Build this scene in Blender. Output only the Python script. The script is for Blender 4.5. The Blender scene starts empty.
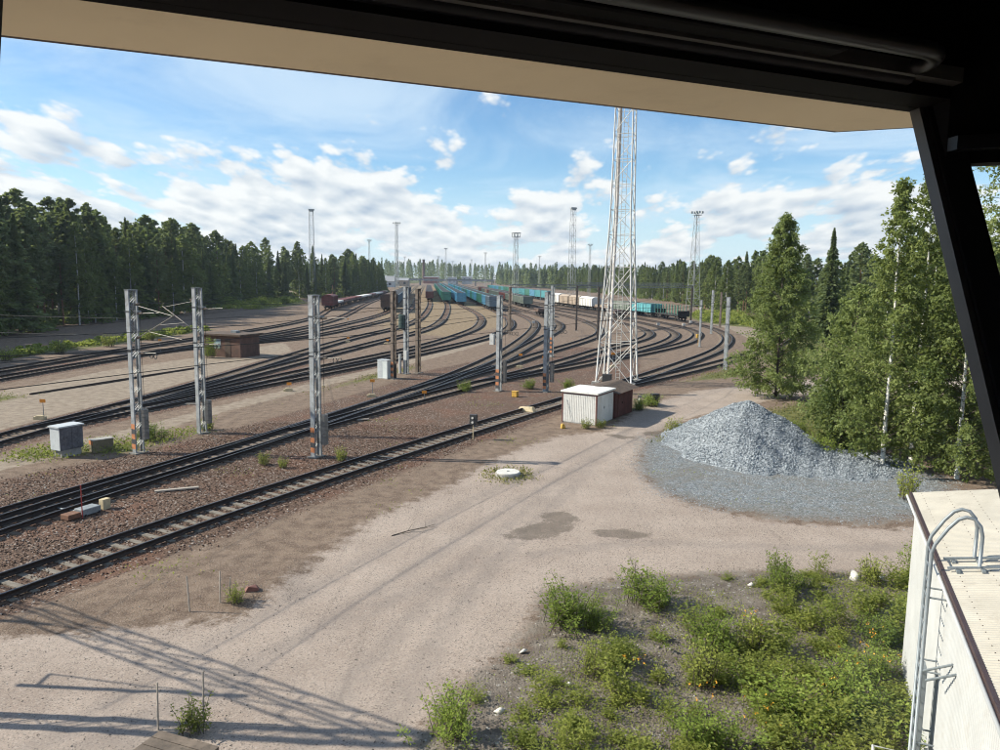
import bpy, math, random
import numpy as np
from mathutils import Vector, Matrix

SC = bpy.context.scene
COL = SC.collection
R = math.radians
rnd = random.Random(11)
NR = np.random.default_rng(5)

# ---------------------------------------------------------------- camera
EYE = 9.6
cam_data = bpy.data.cameras.new("camera")
cam_data.sensor_width = 36.0
cam_data.lens = 27.0
cam_data.clip_start = 0.05
cam_data.clip_end = 6000.0
cam = bpy.data.objects.new("camera", cam_data)
COL.objects.link(cam)
PIT, ROL = R(7.4), R(0.8)
fwd = Vector((0, math.cos(PIT), -math.sin(PIT)))
up0 = Vector((0, math.sin(PIT), math.cos(PIT)))
rt0 = Vector((1, 0, 0))
rt = rt0 * math.cos(ROL) + up0 * math.sin(ROL)
up = up0 * math.cos(ROL) - rt0 * math.sin(ROL)
m3 = Matrix((rt, up, -fwd)).transposed()
cam.matrix_world = Matrix.Translation((0, 0, EYE)) @ m3.to_4x4()
SC.camera = cam

# ---------------------------------------------------------------- world: sky and clouds
SUN_EL = R(34.0)
SUN_DIR = Vector((-math.cos(R(3.0)) * math.cos(SUN_EL), math.sin(R(3.0)) * math.cos(SUN_EL), math.sin(SUN_EL)))
world = bpy.data.worlds.new("World")
SC.world = world
world.use_nodes = True
wn, wl = world.node_tree.nodes, world.node_tree.links
wn.clear()


def W(t, **kw):
    n = wn.new(t)
    for k, v in kw.items():
        if isinstance(k, str) and k.startswith("i_"):
            n.inputs[int(k[2:])].default_value = v
        else:
            setattr(n, k, v)
    return n


def wm(op, a, b=None, clamp=False):
    n = wn.new("ShaderNodeMath"); n.operation = op; n.use_clamp = clamp
    for i, v in enumerate((a, b)):
        if v is None:
            continue
        if isinstance(v, (int, float)):
            n.inputs[i].default_value = v
        else:
            wl.new(v, n.inputs[i])
    return n.outputs[0]


sky = W("ShaderNodeTexSky", sky_type='NISHITA', sun_disc=False, sun_elevation=SUN_EL, sun_rotation=R(-87.0),
        altitude=60.0, air_density=1.0, dust_density=0.15, ozone_density=1.6)
bg_sky = W("ShaderNodeBackground"); bg_sky.inputs[1].default_value = 0.075
tint = W("ShaderNodeMix", data_type='RGBA', blend_type='MULTIPLY'); tint.inputs[0].default_value = 1.0
wl.new(sky.outputs[0], tint.inputs[6]); tint.inputs[7].default_value = (0.78, 0.99, 1.16, 1)
wl.new(tint.outputs[2], bg_sky.inputs[0])
tc = W("ShaderNodeTexCoord")
sep = W("ShaderNodeSeparateXYZ"); wl.new(tc.outputs["Generated"], sep.inputs[0])
zc = wm('MAXIMUM', sep.outputs[2], 0.0)
zz = wm('ADD', zc, 0.20)
cu = wm('DIVIDE', sep.outputs[0], zz)
cv = wm('MULTIPLY', wm('DIVIDE', sep.outputs[1], zz), 0.55)


def cloud_noise(dv, scale, detail, rough, seed, dist=0.0, vs=1.0):
    c = W("ShaderNodeCombineXYZ")
    wl.new(cu, c.inputs[0]); wl.new(wm('MULTIPLY', wm('ADD', cv, dv), vs), c.inputs[1]); c.inputs[2].default_value = seed
    n = W("ShaderNodeTexNoise"); n.inputs['Scale'].default_value = scale
    n.inputs['Detail'].default_value = detail; n.inputs['Roughness'].default_value = rough
    n.inputs['Distortion'].default_value = dist
    wl.new(c.outputs[0], n.inputs['Vector'])
    return n.outputs[0]


def ramp01(x, lo, hi):
    n = W("ShaderNodeMapRange", interpolation_type='SMOOTHSTEP'); n.inputs[1].default_value = lo; n.inputs[2].default_value = hi
    wl.new(x, n.inputs[0])
    return n.outputs[0]


CLO = 0.497
# cumulus: size shrinks towards the horizon; each cloud is lit on top and grey below
def puffs(dv, detail):
    c = W("ShaderNodeCombineXYZ")
    wl.new(cu, c.inputs[0]); wl.new(wm('ADD', cv, dv), c.inputs[1]); c.inputs[2].default_value = 2.2
    v = W("ShaderNodeTexVoronoi", feature='F1', voronoi_dimensions='2D'); v.inputs['Scale'].default_value = 5.2; v.inputs['Detail'].default_value = detail
    v.inputs['Roughness'].default_value = 0.62; v.normalize = True
    wl.new(c.outputs[0], v.inputs['Vector'])
    return wm('SUBTRACT', 0.62, v.outputs['Distance'])


field = cloud_noise(0.0, 2.1, 3.0, 0.5, 7.7, 0.0)
big = wm('ADD', wm('MULTIPLY', field, 0.75), wm('MULTIPLY', puffs(0.0, 3.0), 0.42))
fieldup = cloud_noise(-0.07, 2.1, 3.0, 0.5, 7.7, 0.0)
bigup = wm('ADD', wm('MULTIPLY', fieldup, 0.75), wm('MULTIPLY', puffs(-0.07, 1.0), 0.42))
broad = cloud_noise(0.0, 0.62, 2.0, 0.5, 3.4)
lowb = ramp01(zc, 0.24, 0.07)
thr = wm('ADD', big, wm('ADD', wm('MULTIPLY', wm('SUBTRACT', broad, 0.5), 0.30), wm('MULTIPLY', wm('SUBTRACT', lowb, 0.64), 0.20)))
cum = ramp01(thr, CLO, CLO + 0.075)
relief = wm('MULTIPLY', wm('SUBTRACT', big, bigup), 4.2)
lit = wm('ADD', wm('ADD', 0.70, relief), wm('MULTIPLY', wm('SUBTRACT', CLO + 0.10, thr), 1.2), clamp=True)
crus = cloud_noise(0.0, 0.9, 7.0, 0.62, 21.0, 1.0, 2.0)
veil = wm('MULTIPLY', ramp01(crus, 0.36, 0.72), 0.72)
ccol = W("ShaderNodeMix", data_type='RGBA')
wl.new(lit, ccol.inputs[0])
ccol.inputs[6].default_value = (0.265, 0.325, 0.41, 1)
ccol.inputs[7].default_value = (0.60, 0.60, 0.60, 1)
bg_cum = W("ShaderNodeBackground"); bg_cum.inputs[1].default_value = 0.92
wl.new(ccol.outputs[2], bg_cum.inputs[0])
bg_veil = W("ShaderNodeBackground"); bg_veil.inputs[0].default_value = (0.43, 0.515, 0.60, 1); bg_veil.inputs[1].default_value = 0.95
mx1 = W("ShaderNodeMixShader"); wl.new(wm('MAXIMUM', veil, wm('MULTIPLY', ramp01(zc, 0.17, 0.0), 0.75)), mx1.inputs[0])
wl.new(bg_sky.outputs[0], mx1.inputs[1]); wl.new(bg_veil.outputs[0], mx1.inputs[2])
mx2 = W("ShaderNodeMixShader"); wl.new(wm('MULTIPLY', cum, 0.94), mx2.inputs[0])
wl.new(mx1.outputs[0], mx2.inputs[1]); wl.new(bg_cum.outputs[0], mx2.inputs[2])
wo = W("ShaderNodeOutputWorld"); wl.new(mx2.outputs[0], wo.inputs[0])
world.cycles.sampling_method = 'MANUAL'
world.cycles.sample_map_resolution = 512

sun_l = bpy.data.lights.new("sun", 'SUN')
sun_l.energy = 4.3; sun_l.angle = R(0.5); sun_l.color = (1.0, 0.93, 0.80)
sun = bpy.data.objects.new("sun", sun_l); COL.objects.link(sun)
sun.rotation_euler = SUN_DIR.to_track_quat('Z', 'Y').to_euler()
sun.location = SUN_DIR * 200
SC.view_settings.view_transform = 'Standard'
SC.view_settings.look = 'None'
SC.view_settings.exposure = 0.95
SC.view_settings.gamma = 1.0
SC.render.engine = 'CYCLES'
SC.cycles.max_bounces = 5
SC.cycles.diffuse_bounces = 2
SC.cycles.glossy_bounces = 2
SC.cycles.transmission_bounces = 3
SC.cycles.volume_bounces = 0
SC.cycles.transparent_max_bounces = 8
SC.cycles.use_adaptive_sampling = True
SC.cycles.adaptive_threshold = 0.02
SC.cycles.use_denoising = True
SC.cycles.filter_width = 1.1
SC.cycles.sample_clamp_indirect = 4.0

# ---------------------------------------------------------------- materials
MATS = {}


class N:
    """small wrapper to wire a node material"""
    def __init__(self, name):
        self.m = bpy.data.materials.new(name); self.m.use_nodes = True
        self.t = self.m.node_tree; self.n = self.t.nodes; self.l = self.t.links
        self.n.clear()
        self.out = self.n.new("ShaderNodeOutputMaterial")

    def node(self, t, **kw):
        n = self.n.new(t)
        for k, v in kw.items():
            setattr(n, k, v)
        return n

    def put(self, sock, v):
        if hasattr(v, 'is_output') or isinstance(v, bpy.types.NodeSocket):
            self.l.new(v, sock)
        else:
            if isinstance(v, (tuple, list)) and len(v) == 3 and sock.type == 'RGBA':
                v = (*v, 1)
            sock.default_value = v

    def math(self, op, a, b=0.0, clamp=False):
        n = self.node("ShaderNodeMath", operation=op, use_clamp=clamp)
        self.put(n.inputs[0], a); self.put(n.inputs[1], b)
        return n.outputs[0]

    def mix(self, f, a, b, mode='MIX'):
        n = self.node("ShaderNodeMix", data_type='RGBA', blend_type=mode)
        self.put(n.inputs[0], f); self.put(n.inputs[6], a); self.put(n.inputs[7], b)
        return n.outputs[2]

    def step(self, x, lo, hi):
        n = self.node("ShaderNodeMapRange", interpolation_type='SMOOTHSTEP')
        self.put(n.inputs[0], x); self.put(n.inputs[1], lo); self.put(n.inputs[2], hi)
        return n.outputs[0]

    def coord(self, which="Object"):
        return self.node("ShaderNodeTexCoord").outputs[which]

    def pos(self):
        return self.node("ShaderNodeNewGeometry").outputs["Position"]

    def noise(self, vec, scale, detail=4, rough=0.55, out=0):
        n = self.node("ShaderNodeTexNoise")
        if vec is not None:
            self.l.new(vec, n.inputs['Vector'])
        n.inputs['Scale'].default_value = scale; n.inputs['Detail'].default_value = detail
        n.inputs['Roughness'].default_value = rough
        return n.outputs[out]

    def voro(self, vec, scale, out='Color', feature='F1'):
        n = self.node("ShaderNodeTexVoronoi", feature=feature)
        self.l.new(vec, n.inputs['Vector']); n.inputs['Scale'].default_value = scale
        return n.outputs[out]

    def attr(self, name, out='Fac'):
        n = self.node("ShaderNodeAttribute"); n.attribute_name = name
        return n.outputs[out]

    def bump(self, h, strength=0.5, dist=0.02):
        n = self.node("ShaderNodeBump"); n.inputs['Strength'].default_value = strength
        n.inputs['Distance'].default_value = dist
        self.l.new(h, n.inputs['Height'])
        return n.outputs[0]

    def bsdf(self, col, rough=0.8, metal=0.0, normal=None, spec=None):
        n = self.node("ShaderNodeBsdfPrincipled")
        self.put(n.inputs['Base Color'], col); self.put(n.inputs['Roughness'], rough)
        self.put(n.inputs['Metallic'], metal)
        if normal is not None:
            self.l.new(normal, n.inputs['Normal'])
        if spec is not None:
            n.inputs['Specular IOR Level'].default_value = spec
        self.l.new(n.outputs[0], self.out.inputs[0])
        return n


def mat(name, col, rough=0.75, metal=0.0, var=0.25, scale=3.0, dirt=None, dirt_amt=0.35, bump=0.0, spec=None):
    """painted / metal / concrete surface with blotchy wear"""
    if name in MATS:
        return MATS[name]
    k = N(name)
    c = k.coord("Object")
    n1 = k.noise(c, scale, 6, 0.62)
    f = k.step(n1, 0.3, 0.75)
    dark = tuple(v * (1 - var) for v in col); lite = tuple(min(1, v * (1 + var * 0.6)) for v in col)
    colr = k.mix(f, dark, lite)
    if dirt:
        n2 = k.noise(c, scale * 2.7, 8, 0.7)
        colr = k.mix(k.math('MULTIPLY', k.step(n2, 0.5, 0.68), dirt_amt), colr, dirt)
    nrm = k.bump(k.noise(c, scale * 14, 3), bump, 0.01) if bump else None
    k.bsdf(colr, rough, metal, nrm, spec)
    MATS[name] = k.m
    return k.m


def leaf_mat(name, c1, c2, trans=0.35, spec=0.15):
    if name in MATS:
        return MATS[name]
    k = N(name)
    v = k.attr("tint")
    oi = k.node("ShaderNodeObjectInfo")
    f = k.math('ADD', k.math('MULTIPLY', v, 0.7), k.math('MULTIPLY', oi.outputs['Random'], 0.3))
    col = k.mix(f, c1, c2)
    hs = k.node("ShaderNodeHueSaturation")
    hs.inputs['Value'].default_value = 1.0
    k.put(hs.inputs['Value'], k.math('ADD', 0.8, k.math('MULTIPLY', oi.outputs['Random'], 0.4)))
    k.l.new(col, hs.inputs['Color'])
    p = k.bsdf(hs.outputs[0], 0.55, 0.0, None, spec)
    tr = k.node("ShaderNodeBsdfTranslucent"); k.l.new(k.mix(0.5, hs.outputs[0], (0.27, 0.32, 0.07)), tr.inputs[0])
    ms = k.node("ShaderNodeMixShader"); ms.inputs[0].default_value = trans
    k.l.new(p.outputs[0], ms.inputs[1]); k.l.new(tr.outputs[0], ms.inputs[2]); k.l.new(ms.outputs[0], k.out.inputs[0])
    MATS[name] = k.m
    return k.m


# ---------------------------------------------------------------- mesh helpers
def np_mesh(name, verts, faces, mats, smooth=False, tint=None, midx=None):
    verts = np.asarray(verts, dtype=np.float32); faces = np.asarray(faces, dtype=np.int32)
    me = bpy.data.meshes.new(name)
    k = faces.shape[1]
    me.vertices.add(len(verts)); me.vertices.foreach_set("co", verts.ravel())
    me.loops.add(faces.size); me.loops.foreach_set("vertex_index", faces.ravel())
    me.polygons.add(len(faces)); me.polygons.foreach_set("loop_start", np.arange(0, faces.size, k, dtype=np.int32))
    me.polygons.foreach_set("loop_total", np.full(len(faces), k, dtype=np.int32))
    if smooth:
        me.polygons.foreach_set("use_smooth", np.ones(len(faces), dtype=bool))
    if midx is not None:
        me.polygons.foreach_set("material_index", np.asarray(midx, dtype=np.int32))
    for m in (mats if isinstance(mats, (list, tuple)) else [mats]):
        me.materials.append(m)
    if tint is not None:
        a = me.attributes.new("tint", 'FLOAT', 'POINT'); a.data.foreach_set("value", np.asarray(tint, dtype=np.float32))
    me.update(); me.validate()
    return me


class MB:
    """collects boxes, beams and tubes; build() links ONE mesh object"""
    def __init__(self):
        self.v = []; self.f = []; self.mi = []; self.cur = 0

    def face(self, pts):
        b = len(self.v); self.v += [tuple(p) for p in pts]; self.f.append(tuple(range(b, b + len(pts)))); self.mi.append(self.cur)

    def hexa(self, p):
        b = len(self.v); self.v += [tuple(q) for q in p]
        for f in ((0, 3, 2, 1), (4, 5, 6, 7), (0, 1, 5, 4), (1, 2, 6, 5), (2, 3, 7, 6), (3, 0, 4, 7)):
            self.f.append(tuple(b + i for i in f)); self.mi.append(self.cur)
        return self

    def box(self, x0, y0, z0, x1, y1, z1):
        return self.hexa([(x0, y0, z0), (x1, y0, z0), (x1, y1, z0), (x0, y1, z0), (x0, y0, z1), (x1, y0, z1), (x1, y1, z1), (x0, y1, z1)])

    def beam(self, p0, p1, w, h, upv=(0, 0, 1)):
        p0, p1 = Vector(p0), Vector(p1); d = (p1 - p0).normalized(); u = Vector(upv)
        s = d.cross(u)
        if s.length < 1e-4:
            s = d.cross(Vector((1, 0, 0)))
        s.normalize(); u = s.cross(d).normalized()
        s *= w / 2; u *= h / 2
        return self.hexa([p0 - s - u, p0 + s - u, p1 + s - u, p1 - s - u, p0 - s + u, p0 + s + u, p1 + s + u, p1 - s + u])

    def tube(self, pts, r, n=6, r1=None, caps=True):
        pts = [Vector(p) for p in pts]; b = len(self.v); m = len(pts)
        ref = Vector((0, 0, 1))
        for i, p in enumerate(pts):
            d = (pts[min(i + 1, m - 1)] - pts[max(i - 1, 0)]).normalized()
            if abs(d.dot(ref)) > 0.95:
                ref = Vector((1, 0, 0)) if abs(d.x) < 0.9 else Vector((0, 1, 0))
            s = d.cross(ref).normalized(); u = s.cross(d)
            rr = r if r1 is None else r + (r1 - r) * i / max(1, m - 1)
            for k in range(n):
                a = 2 * math.pi * k / n
                self.v.append(tuple(p + s * (rr * math.cos(a)) + u * (rr * math.sin(a))))
        for i in range(m - 1):
            for k in range(n):
                k2 = (k + 1) % n
                self.f.append((b + i * n + k, b + i * n + k2, b + (i + 1) * n + k2, b + (i + 1) * n + k)); self.mi.append(self.cur)
        if caps:
            self.f.append(tuple(b + k for k in range(n))); self.mi.append(self.cur)
            self.f.append(tuple(b + (m - 1) * n + k for k in reversed(range(n)))); self.mi.append(self.cur)
        return self

    def prism(self, poly, z0, z1):
        b = len(self.v); n = len(poly)
        self.v += [(x, y, z0) for x, y in poly] + [(x, y, z1) for x, y in poly]
        self.f.append(tuple(b + i for i in reversed(range(n)))); self.mi.append(self.cur)
        self.f.append(tuple(b + n + i for i in range(n))); self.mi.append(self.cur)
        for i in range(n):
            j = (i + 1) % n
            self.f.append((b + i, b + j, b + n + j, b + n + i)); self.mi.append(self.cur)
        return self

    def mesh(self, name, mats, smooth=False):
        me = bpy.data.meshes.new(name)
        me.from_pydata(self.v, [], self.f)
        for m in (mats if isinstance(mats, (list, tuple)) else [mats]):
            me.materials.append(m)
        me.polygons.foreach_set("material_index", np.array(self.mi, dtype=np.int32))
        if smooth:
            me.polygons.foreach_set("use_smooth", np.ones(len(self.f), dtype=bool))
        me.update()
        return me

    def build(self, name, mats, parent=None, smooth=False, bevel=0.0):
        o = link(name, self.mesh(name, mats, smooth), parent)
        if bevel:
            md = o.modifiers.new("bevel", 'BEVEL'); md.width = bevel; md.segments = 2; md.limit_method = 'ANGLE'
        return o


def link(name, data, parent=None, loc=None, rz=None):
    o = bpy.data.objects.new(name, data); COL.objects.link(o)
    if parent is not None:
        o.parent = parent
    if loc is not None:
        o.location = loc
    if rz is not None:
        o.rotation_euler = (0, 0, rz)
    return o


def tag(o, label=None, cat=None, group=None, kind=None):
    if label: o["label"] = label
    if cat: o["category"] = cat
    if group: o["group"] = group
    if kind: o["kind"] = kind
    return o


def thing(name, loc, rz=0.0, label=None, cat=None, group=None):
    return tag(link(name, None, None, loc, rz), label, cat, group)


def copy_tree(o, parent=None):
    c = o.copy(); COL.objects.link(c); c.parent = parent
    for ch in list(o.children):
        copy_tree(ch, c)
    return c


AZ = lambda deg: Vector((math.sin(R(deg)), math.cos(R(deg)), 0))     # compass direction from +Y towards +X

# ---------------------------------------------------------------- the tracks in plan (metres)
D = -0.097
TR = {
 'T1': [(-21, 9.5), (-15.0, 21.6), (-13.2, 25.3), (-11.7, 28.5), (-7.0, 37.0), (-2.4, 45.0), (4.7, 57.3), (12.0, 68.3), (17.7, 75.4), (25.4, 86.5), (32.5, 97.5), (40, 110), (50, 130)],
 'T1b': [(4.7, 57.3), (12.2, 69.6), (17.4, 78.8), (23.0, 89.2), (28.7, 100.2), (34.9, 115.5), (39.0, 129.2), (41.4, 141.9), (42.6, 156), (42.4, 172), (39.8, 188), (34.5, 207), (28.4, 228), (22.3, 255), (12, 310), (-8, 470), (-35, 740), (-60, 1000)],
 'A': [(-24.5, 14), (-19.3, 28.1), (-17.7, 32.5), (-15.3, 37.6), (-12.4, 45.8), (-6.8, 63.4), (-4.0, 74.0), (-0.4, 91.0), (2.3, 108), (5.6, 134.8), (7.2, 160), (5.4, 190), (-1.5, 250), (-7, 305), (-74, 1000)],
 'B': [(-23.0, 13.6), (-18.35, 28.3), (-16.95, 32.6), (-14.8, 37.9), (-12.2, 45.8), (-6.75, 62.8), (-3.6, 72), (-0.2, 84), (3.5, 103.5), (7.7, 124), (11.2, 144.1), (12.3, 162), (10.2, 190), (3, 250), (-2.5, 305), (-70, 1000)],
 'C': [(-6.7, 62.3), (-3.0, 73.2), (0.2, 79.4), (2.9, 88.5), (6.4, 98), (12.6, 114.5), (17.2, 129.8), (19.2, 148), (17.6, 185), (8.2, 245), (2, 305), (-65, 1000)],
 'D1': [(-12.2, 45.2), (-6.2, 58.1), (-4.0, 62.5), (-1.4, 67.7), (1.6, 73.7), (5.5, 82.0), (9.3, 90.5), (13.4, 101), (17.6, 109), (21.0, 115.9), (24.3, 124.4), (27.2, 137), (27.2, 155), (22, 195), (12.5, 250), (6, 305), (-61, 1000)],
 'D2': [(-1.4, 67.7), (1.8, 72.6), (5.6, 77.6), (9.5, 83.3), (12.1, 88.3), (15.1, 93.9), (18.5, 101.0), (23.2, 110.0), (27.5, 120.9), (30.9, 132.3), (32.1, 150), (28, 190), (17.4, 250), (9.5, 310), (-57, 1000)],
 'D3': [(12.1, 87.5), (15.3, 92), (18.4, 96.6), (23.6, 105.2), (28.4, 114.0), (33.4, 127.3), (36.3, 139), (36.8, 154), (33, 190), (24, 227), (18.2, 247), (14.5, 270)],
 'S5': [(42.5, 165), (42.2, 180), (40, 200), (35.5, 240), (28, 285), (18.2, 334), (-2.6, 497), (-50, 985)],
 'L1': [(-50.5, 40), (-47.7, 71), (-46.6, 90), (-44.6, 110), (-42.4, 127), (-41.2, 150), (-43, 178), (-47.4, 206), (-51.6, 252), (-60, 390), (-98, 800)],
 'L2': [(-46.3, 42), (-44.3, 66.5), (-42.2, 84.5), (-40, 100), (-37.5, 115), (-35.5, 137), (-36, 165), (-40, 205), (-45, 250), (-53, 340), (-93, 800)],
 'c3': [(-41.9, 86.5), (-38.6, 100), (-35.2, 110), (-33, 120), (-30.6, 150), (-29.6, 175), (-30.4, 202), (-34.9, 250), (-41, 310), (-88, 800)],
 'c4': [(-40.8, 92), (-37, 100), (-33.4, 106), (-30.0, 114), (-27.8, 128), (-24.8, 163), (-24.6, 190), (-29, 250), (-35, 310), (-82, 800)],
 'c5': [(-29.5, 25), (-28.4, 41.4), (-27.8, 47.0), (-26.9, 53.5), (-26.4, 57), (-25.2, 75), (-24.2, 95), (-22.2, 118), (-19.6, 134), (-18.2, 160), (-19.6, 195), (-23.7, 250), (-29, 305), (-77, 800)],
 'c6': [(-26.9, 53.5), (-26.0, 57.5), (-22.6, 78), (-21.1, 88.0), (-19.3, 98.3), (-16.8, 114), (-14.2, 128), (-12.8, 150), (-14, 190), (-18.2, 255), (-24, 315), (-90, 1000)],
 'c7a': [(-28.1, 44), (-25.9, 49.8), (-24.9, 53.4), (-20.2, 71.3), (-18.3, 77), (-14.0, 91.2), (-11.1, 101), (-8.0, 116.5), (-4.4, 145), (-5.6, 190), (-13.2, 252), (-19, 312), (-85, 1000)],
 'c7b': [(-25.4, 51.4), (-19.2, 68.2), (-17.1, 72.8), (-12.8, 84.4), (-10.1, 92.5), (-4.8, 109.0), (-0.8, 125), (2.0, 150), (1.0, 185), (-5.6, 250), (-11, 305), (-78, 1000)],
}


def smooth_path(pts, near=0.8):
    P = np.array(pts, float)
    seg = np.linalg.norm(np.diff(P, axis=0), axis=1); s = np.concatenate([[0], np.cumsum(seg)])
    # Catmull-Rom by arc length
    T = np.zeros_like(P)
    T[1:-1] = (P[2:] - P[:-2]) / (s[2:] - s[:-2])[:, None]
    T[0] = (P[1] - P[0]) / seg[0]; T[-1] = (P[-1] - P[-2]) / seg[-1]
    out = []
    for i in range(len(P) - 1):
        n = max(2, int(seg[i] / 2.0)); L = seg[i]
        for k in range(n):
            t = k / n; h00 = 2*t**3 - 3*t*t + 1; h10 = t**3 - 2*t*t + t; h01 = -2*t**3 + 3*t*t; h11 = t**3 - t*t
            out.append(h00*P[i] + h10*L*T[i] + h01*P[i+1] + h11*L*T[i+1])
    out.append(P[-1]); Q = np.array(out)
    seg = np.linalg.norm(np.diff(Q, axis=0), axis=1); s = np.concatenate([[0], np.cumsum(seg)])
    S = np.arange(0, s[-1], 2.0)
    Q = np.stack([np.interp(S, s, Q[:, 0]), np.interp(S, s, Q[:, 1])], 1)
    for _ in range(12):
        Q[1:-1] = Q[1:-1] * 0.5 + (Q[:-2] + Q[2:]) * 0.25
    return Q


PATH = {k: smooth_path(v) for k, v in TR.items()}


def along(P, s):
    seg = np.linalg.norm(np.diff(P, axis=0), axis=1); c = np.concatenate([[0], np.cumsum(seg)])
    s = min(max(s, 0), c[-1] - 0.01); i = int(np.searchsorted(c, s, side='right') - 1)
    t = (s - c[i]) / seg[i]; p = P[i] + (P[i+1] - P[i]) * t; d = (P[i+1] - P[i]) / seg[i]
    return p, d


def length_at_y(P, y):
    seg = np.linalg.norm(np.diff(P, axis=0), axis=1); c = np.concatenate([[0], np.cumsum(seg)])
    return float(np.interp(y, P[:, 1], c))

# ---------------------------------------------------------------- ground sheet with what it is made of
ROAD = [(-14.5, 18.5), (-13.7, 18.6), (-10.6, 19.1), (-7.2, 20.0), (-6.2, 24.2), (-4.9, 29.2), (-2.6, 33.0), (0.1, 39.6), (3.7, 45.2), (6.7, 46.6), (10.6, 55.8), (16.5, 64.3), (24.5, 70.0), (33.9, 75.2), (60, 84), (62, 74), (33, 67), (24.6, 62.8), (17.9, 56.3), (13.4, 51.9), (9.9, 46.8), (7.8, 40.5), (7.1, 35.3), (8.3, 31.3), (10.6, 29.4), (14.3, 28.6), (16.9, 28.7), (24, 30), (24, 24.5), (14.5, 23.9), (12.7, 23.8), (8.7, 23.9), (4.6, 23.3), (1.5, 22.1), (0.8, 19.0), (-1.0, 16.1), (-1.5, 14.2), (-1.9, 11.5), (-3, -12), (-22, -12), (-19.5, 9)]
SOIL = [(-3, 2), (-1.9, 11.5), (-1.5, 14.2), (-1.0, 16.1), (0.8, 19.0), (1.5, 22.1), (4.6, 23.3), (8.7, 23.9), (12.7, 23.8), (14.5, 23.9), (15.5, 20), (11.5, 6), (8, 0)]
FAN = [(8.8, 44.4), (7.2, 37.2), (7.6, 33.3), (9.4, 31.0), (12.4, 29.7), (15.2, 29.6), (18.4, 30.4), (22.3, 36.0), (19.7, 42.0), (15.9, 47.9), (12.8, 49.3)]
BAL = [(-19, 9), (-14.6, 19.4), (-9.4, 27.4), (-1.7, 41.9), (4.3, 52.4), (12.3, 65.0), (18.7, 99.8), (8.7, 108.7), (-8.1, 75.4), (-10.4, 64.7), (-16.0, 47.3), (-19.6, 38.9), (-23.2, 33.5), (-27.3, 20)]
PALE = [(-27.0, 35.3), (-23.6, 43.4), (-20.8, 53.2), (-17.4, 64.6), (-6.7, 98.9), (1.6, 124.4), (-6.0, 95.0), (-16.2, 61.8), (-19.5, 50.9), (-21.8, 40.8), (-25.0, 33.3)]
PALE2 = [(-42.5, 40), (-40.6, 53), (-38.7, 73.5), (-34.8, 86.3), (-30.7, 106), (-26.4, 95), (-27.2, 73.2), (-28.6, 57.0), (-30.2, 45.3), (-31.8, 38)]
PALE3 = [(46, 150), (47, 180), (52, 205), (56, 205), (52, 178), (51, 150), (45, 120), (36, 98), (33, 100), (41, 122)]
TAN = [(-20, 134), (-9, 122), (1, 150), (-1, 200), (-9, 262), (-30, 420), (-70, 800), (-110, 800), (-60, 420), (-40, 262), (-27, 170)]
GRASS = [[(9.2, 43.8), (10.6, 43.2), (12.2, 46.5), (12.5, 49.4), (10.8, 48.6)],
         [(15.5, 49), (19, 46.5), (24, 41), (32, 40), (40, 60), (26, 61.5), (19, 54.5)],
         [(17, 70), (23, 74), (30, 82), (28, 84), (21, 77)], [(26, 75), (38, 80), (60, 92), (70, 140), (56, 150), (44, 118), (34, 92)],
         [(-41, 52), (-38.6, 58), (-36.2, 57), (-37.5, 49)], [(-19, 39.5), (-24.5, 37.5), (-25.2, 39.3), (-20.5, 42.4)],
         [(-55, 72), (-51, 100), (-49, 130), (-52, 132), (-55, 100), (-58, 72)], [(-64, 205), (-66, 265), (-90, 280), (-92, 230)],
         [(46, 172), (50, 215), (60, 232), (72, 205), (90, 170), (100, 140), (72, 142), (56, 150), (49, 160)],
         [(-15.5, 60), (-11, 71), (-8.5, 79), (-9.6, 80), (-13, 72)]]
LANES = [[(14.1, 59.8), (9.4, 49.1), (5.4, 39.2), (2.7, 31.8), (0.1, 24.7), (-1.5, 18.9), (-2.8, 12.5)],
         [(10.5, 50), (5.2, 41.5), (-.6, 32.4), (-4.6, 24.0), (-7.6, 18.0), (-10.5, 11)], [(11.2, 50), (6.6, 41.0), (.9, 31.4), (-3.1, 23.0), (-6.0, 17.2), (-9, 11)], [(20, 27.2), (12, 26.2), (5, 26.6), (-.5, 24.5), (-5, 19), (-9, 13)],
         [(12.2, 57.2), (7.6, 45.4), (3.6, 36.2), (0.9, 29.3), (-1.6, 22.6), (-3.4, 16.6), (-4.4, 11.5)]]
DAMP = [(1.7, 27.8, 1.55, 0.8, 55), (2.5, 29.4, 0.7, 0.8, 30), (4.7, 27.5, 1.1, 0.55, 100), (9.9, 46.4, 0.9, 0.8, 60), (7.5, 45.2, 0.5, 1.0, 30)]


def poly_sd(X, Y, poly):
    P = np.array(poly, float); n = len(P); best = np.full(X.shape, 1e9); ins = np.zeros(X.shape, bool)
    for i in range(n):
        a, b = P[i], P[(i + 1) % n]; e = b - a
        t = np.clip(((X - a[0]) * e[0] + (Y - a[1]) * e[1]) / (e @ e), 0, 1)
        best = np.minimum(best, (X - a[0] - t * e[0])**2 + (Y - a[1] - t * e[1])**2)
        c = ((a[1] > Y) != (b[1] > Y)) & (X < (b[0] - a[0]) * (Y - a[1]) / (b[1] - a[1] + 1e-12) + a[0])
        ins ^= c
    return np.where(ins, 1, -1) * np.sqrt(best)


def line_d(X, Y, P):
    best = np.full(X.shape, 1e9)
    for i in range(len(P) - 1):
        a, b = np.array(P[i]), np.array(P[i + 1]); e = b - a
        t = np.clip(((X - a[0]) * e[0] + (Y - a[1]) * e[1]) / (e @ e), 0, 1)
        best = np.minimum(best, (X - a[0] - t * e[0])**2 + (Y - a[1] - t * e[1])**2)
    return np.sqrt(best)


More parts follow.
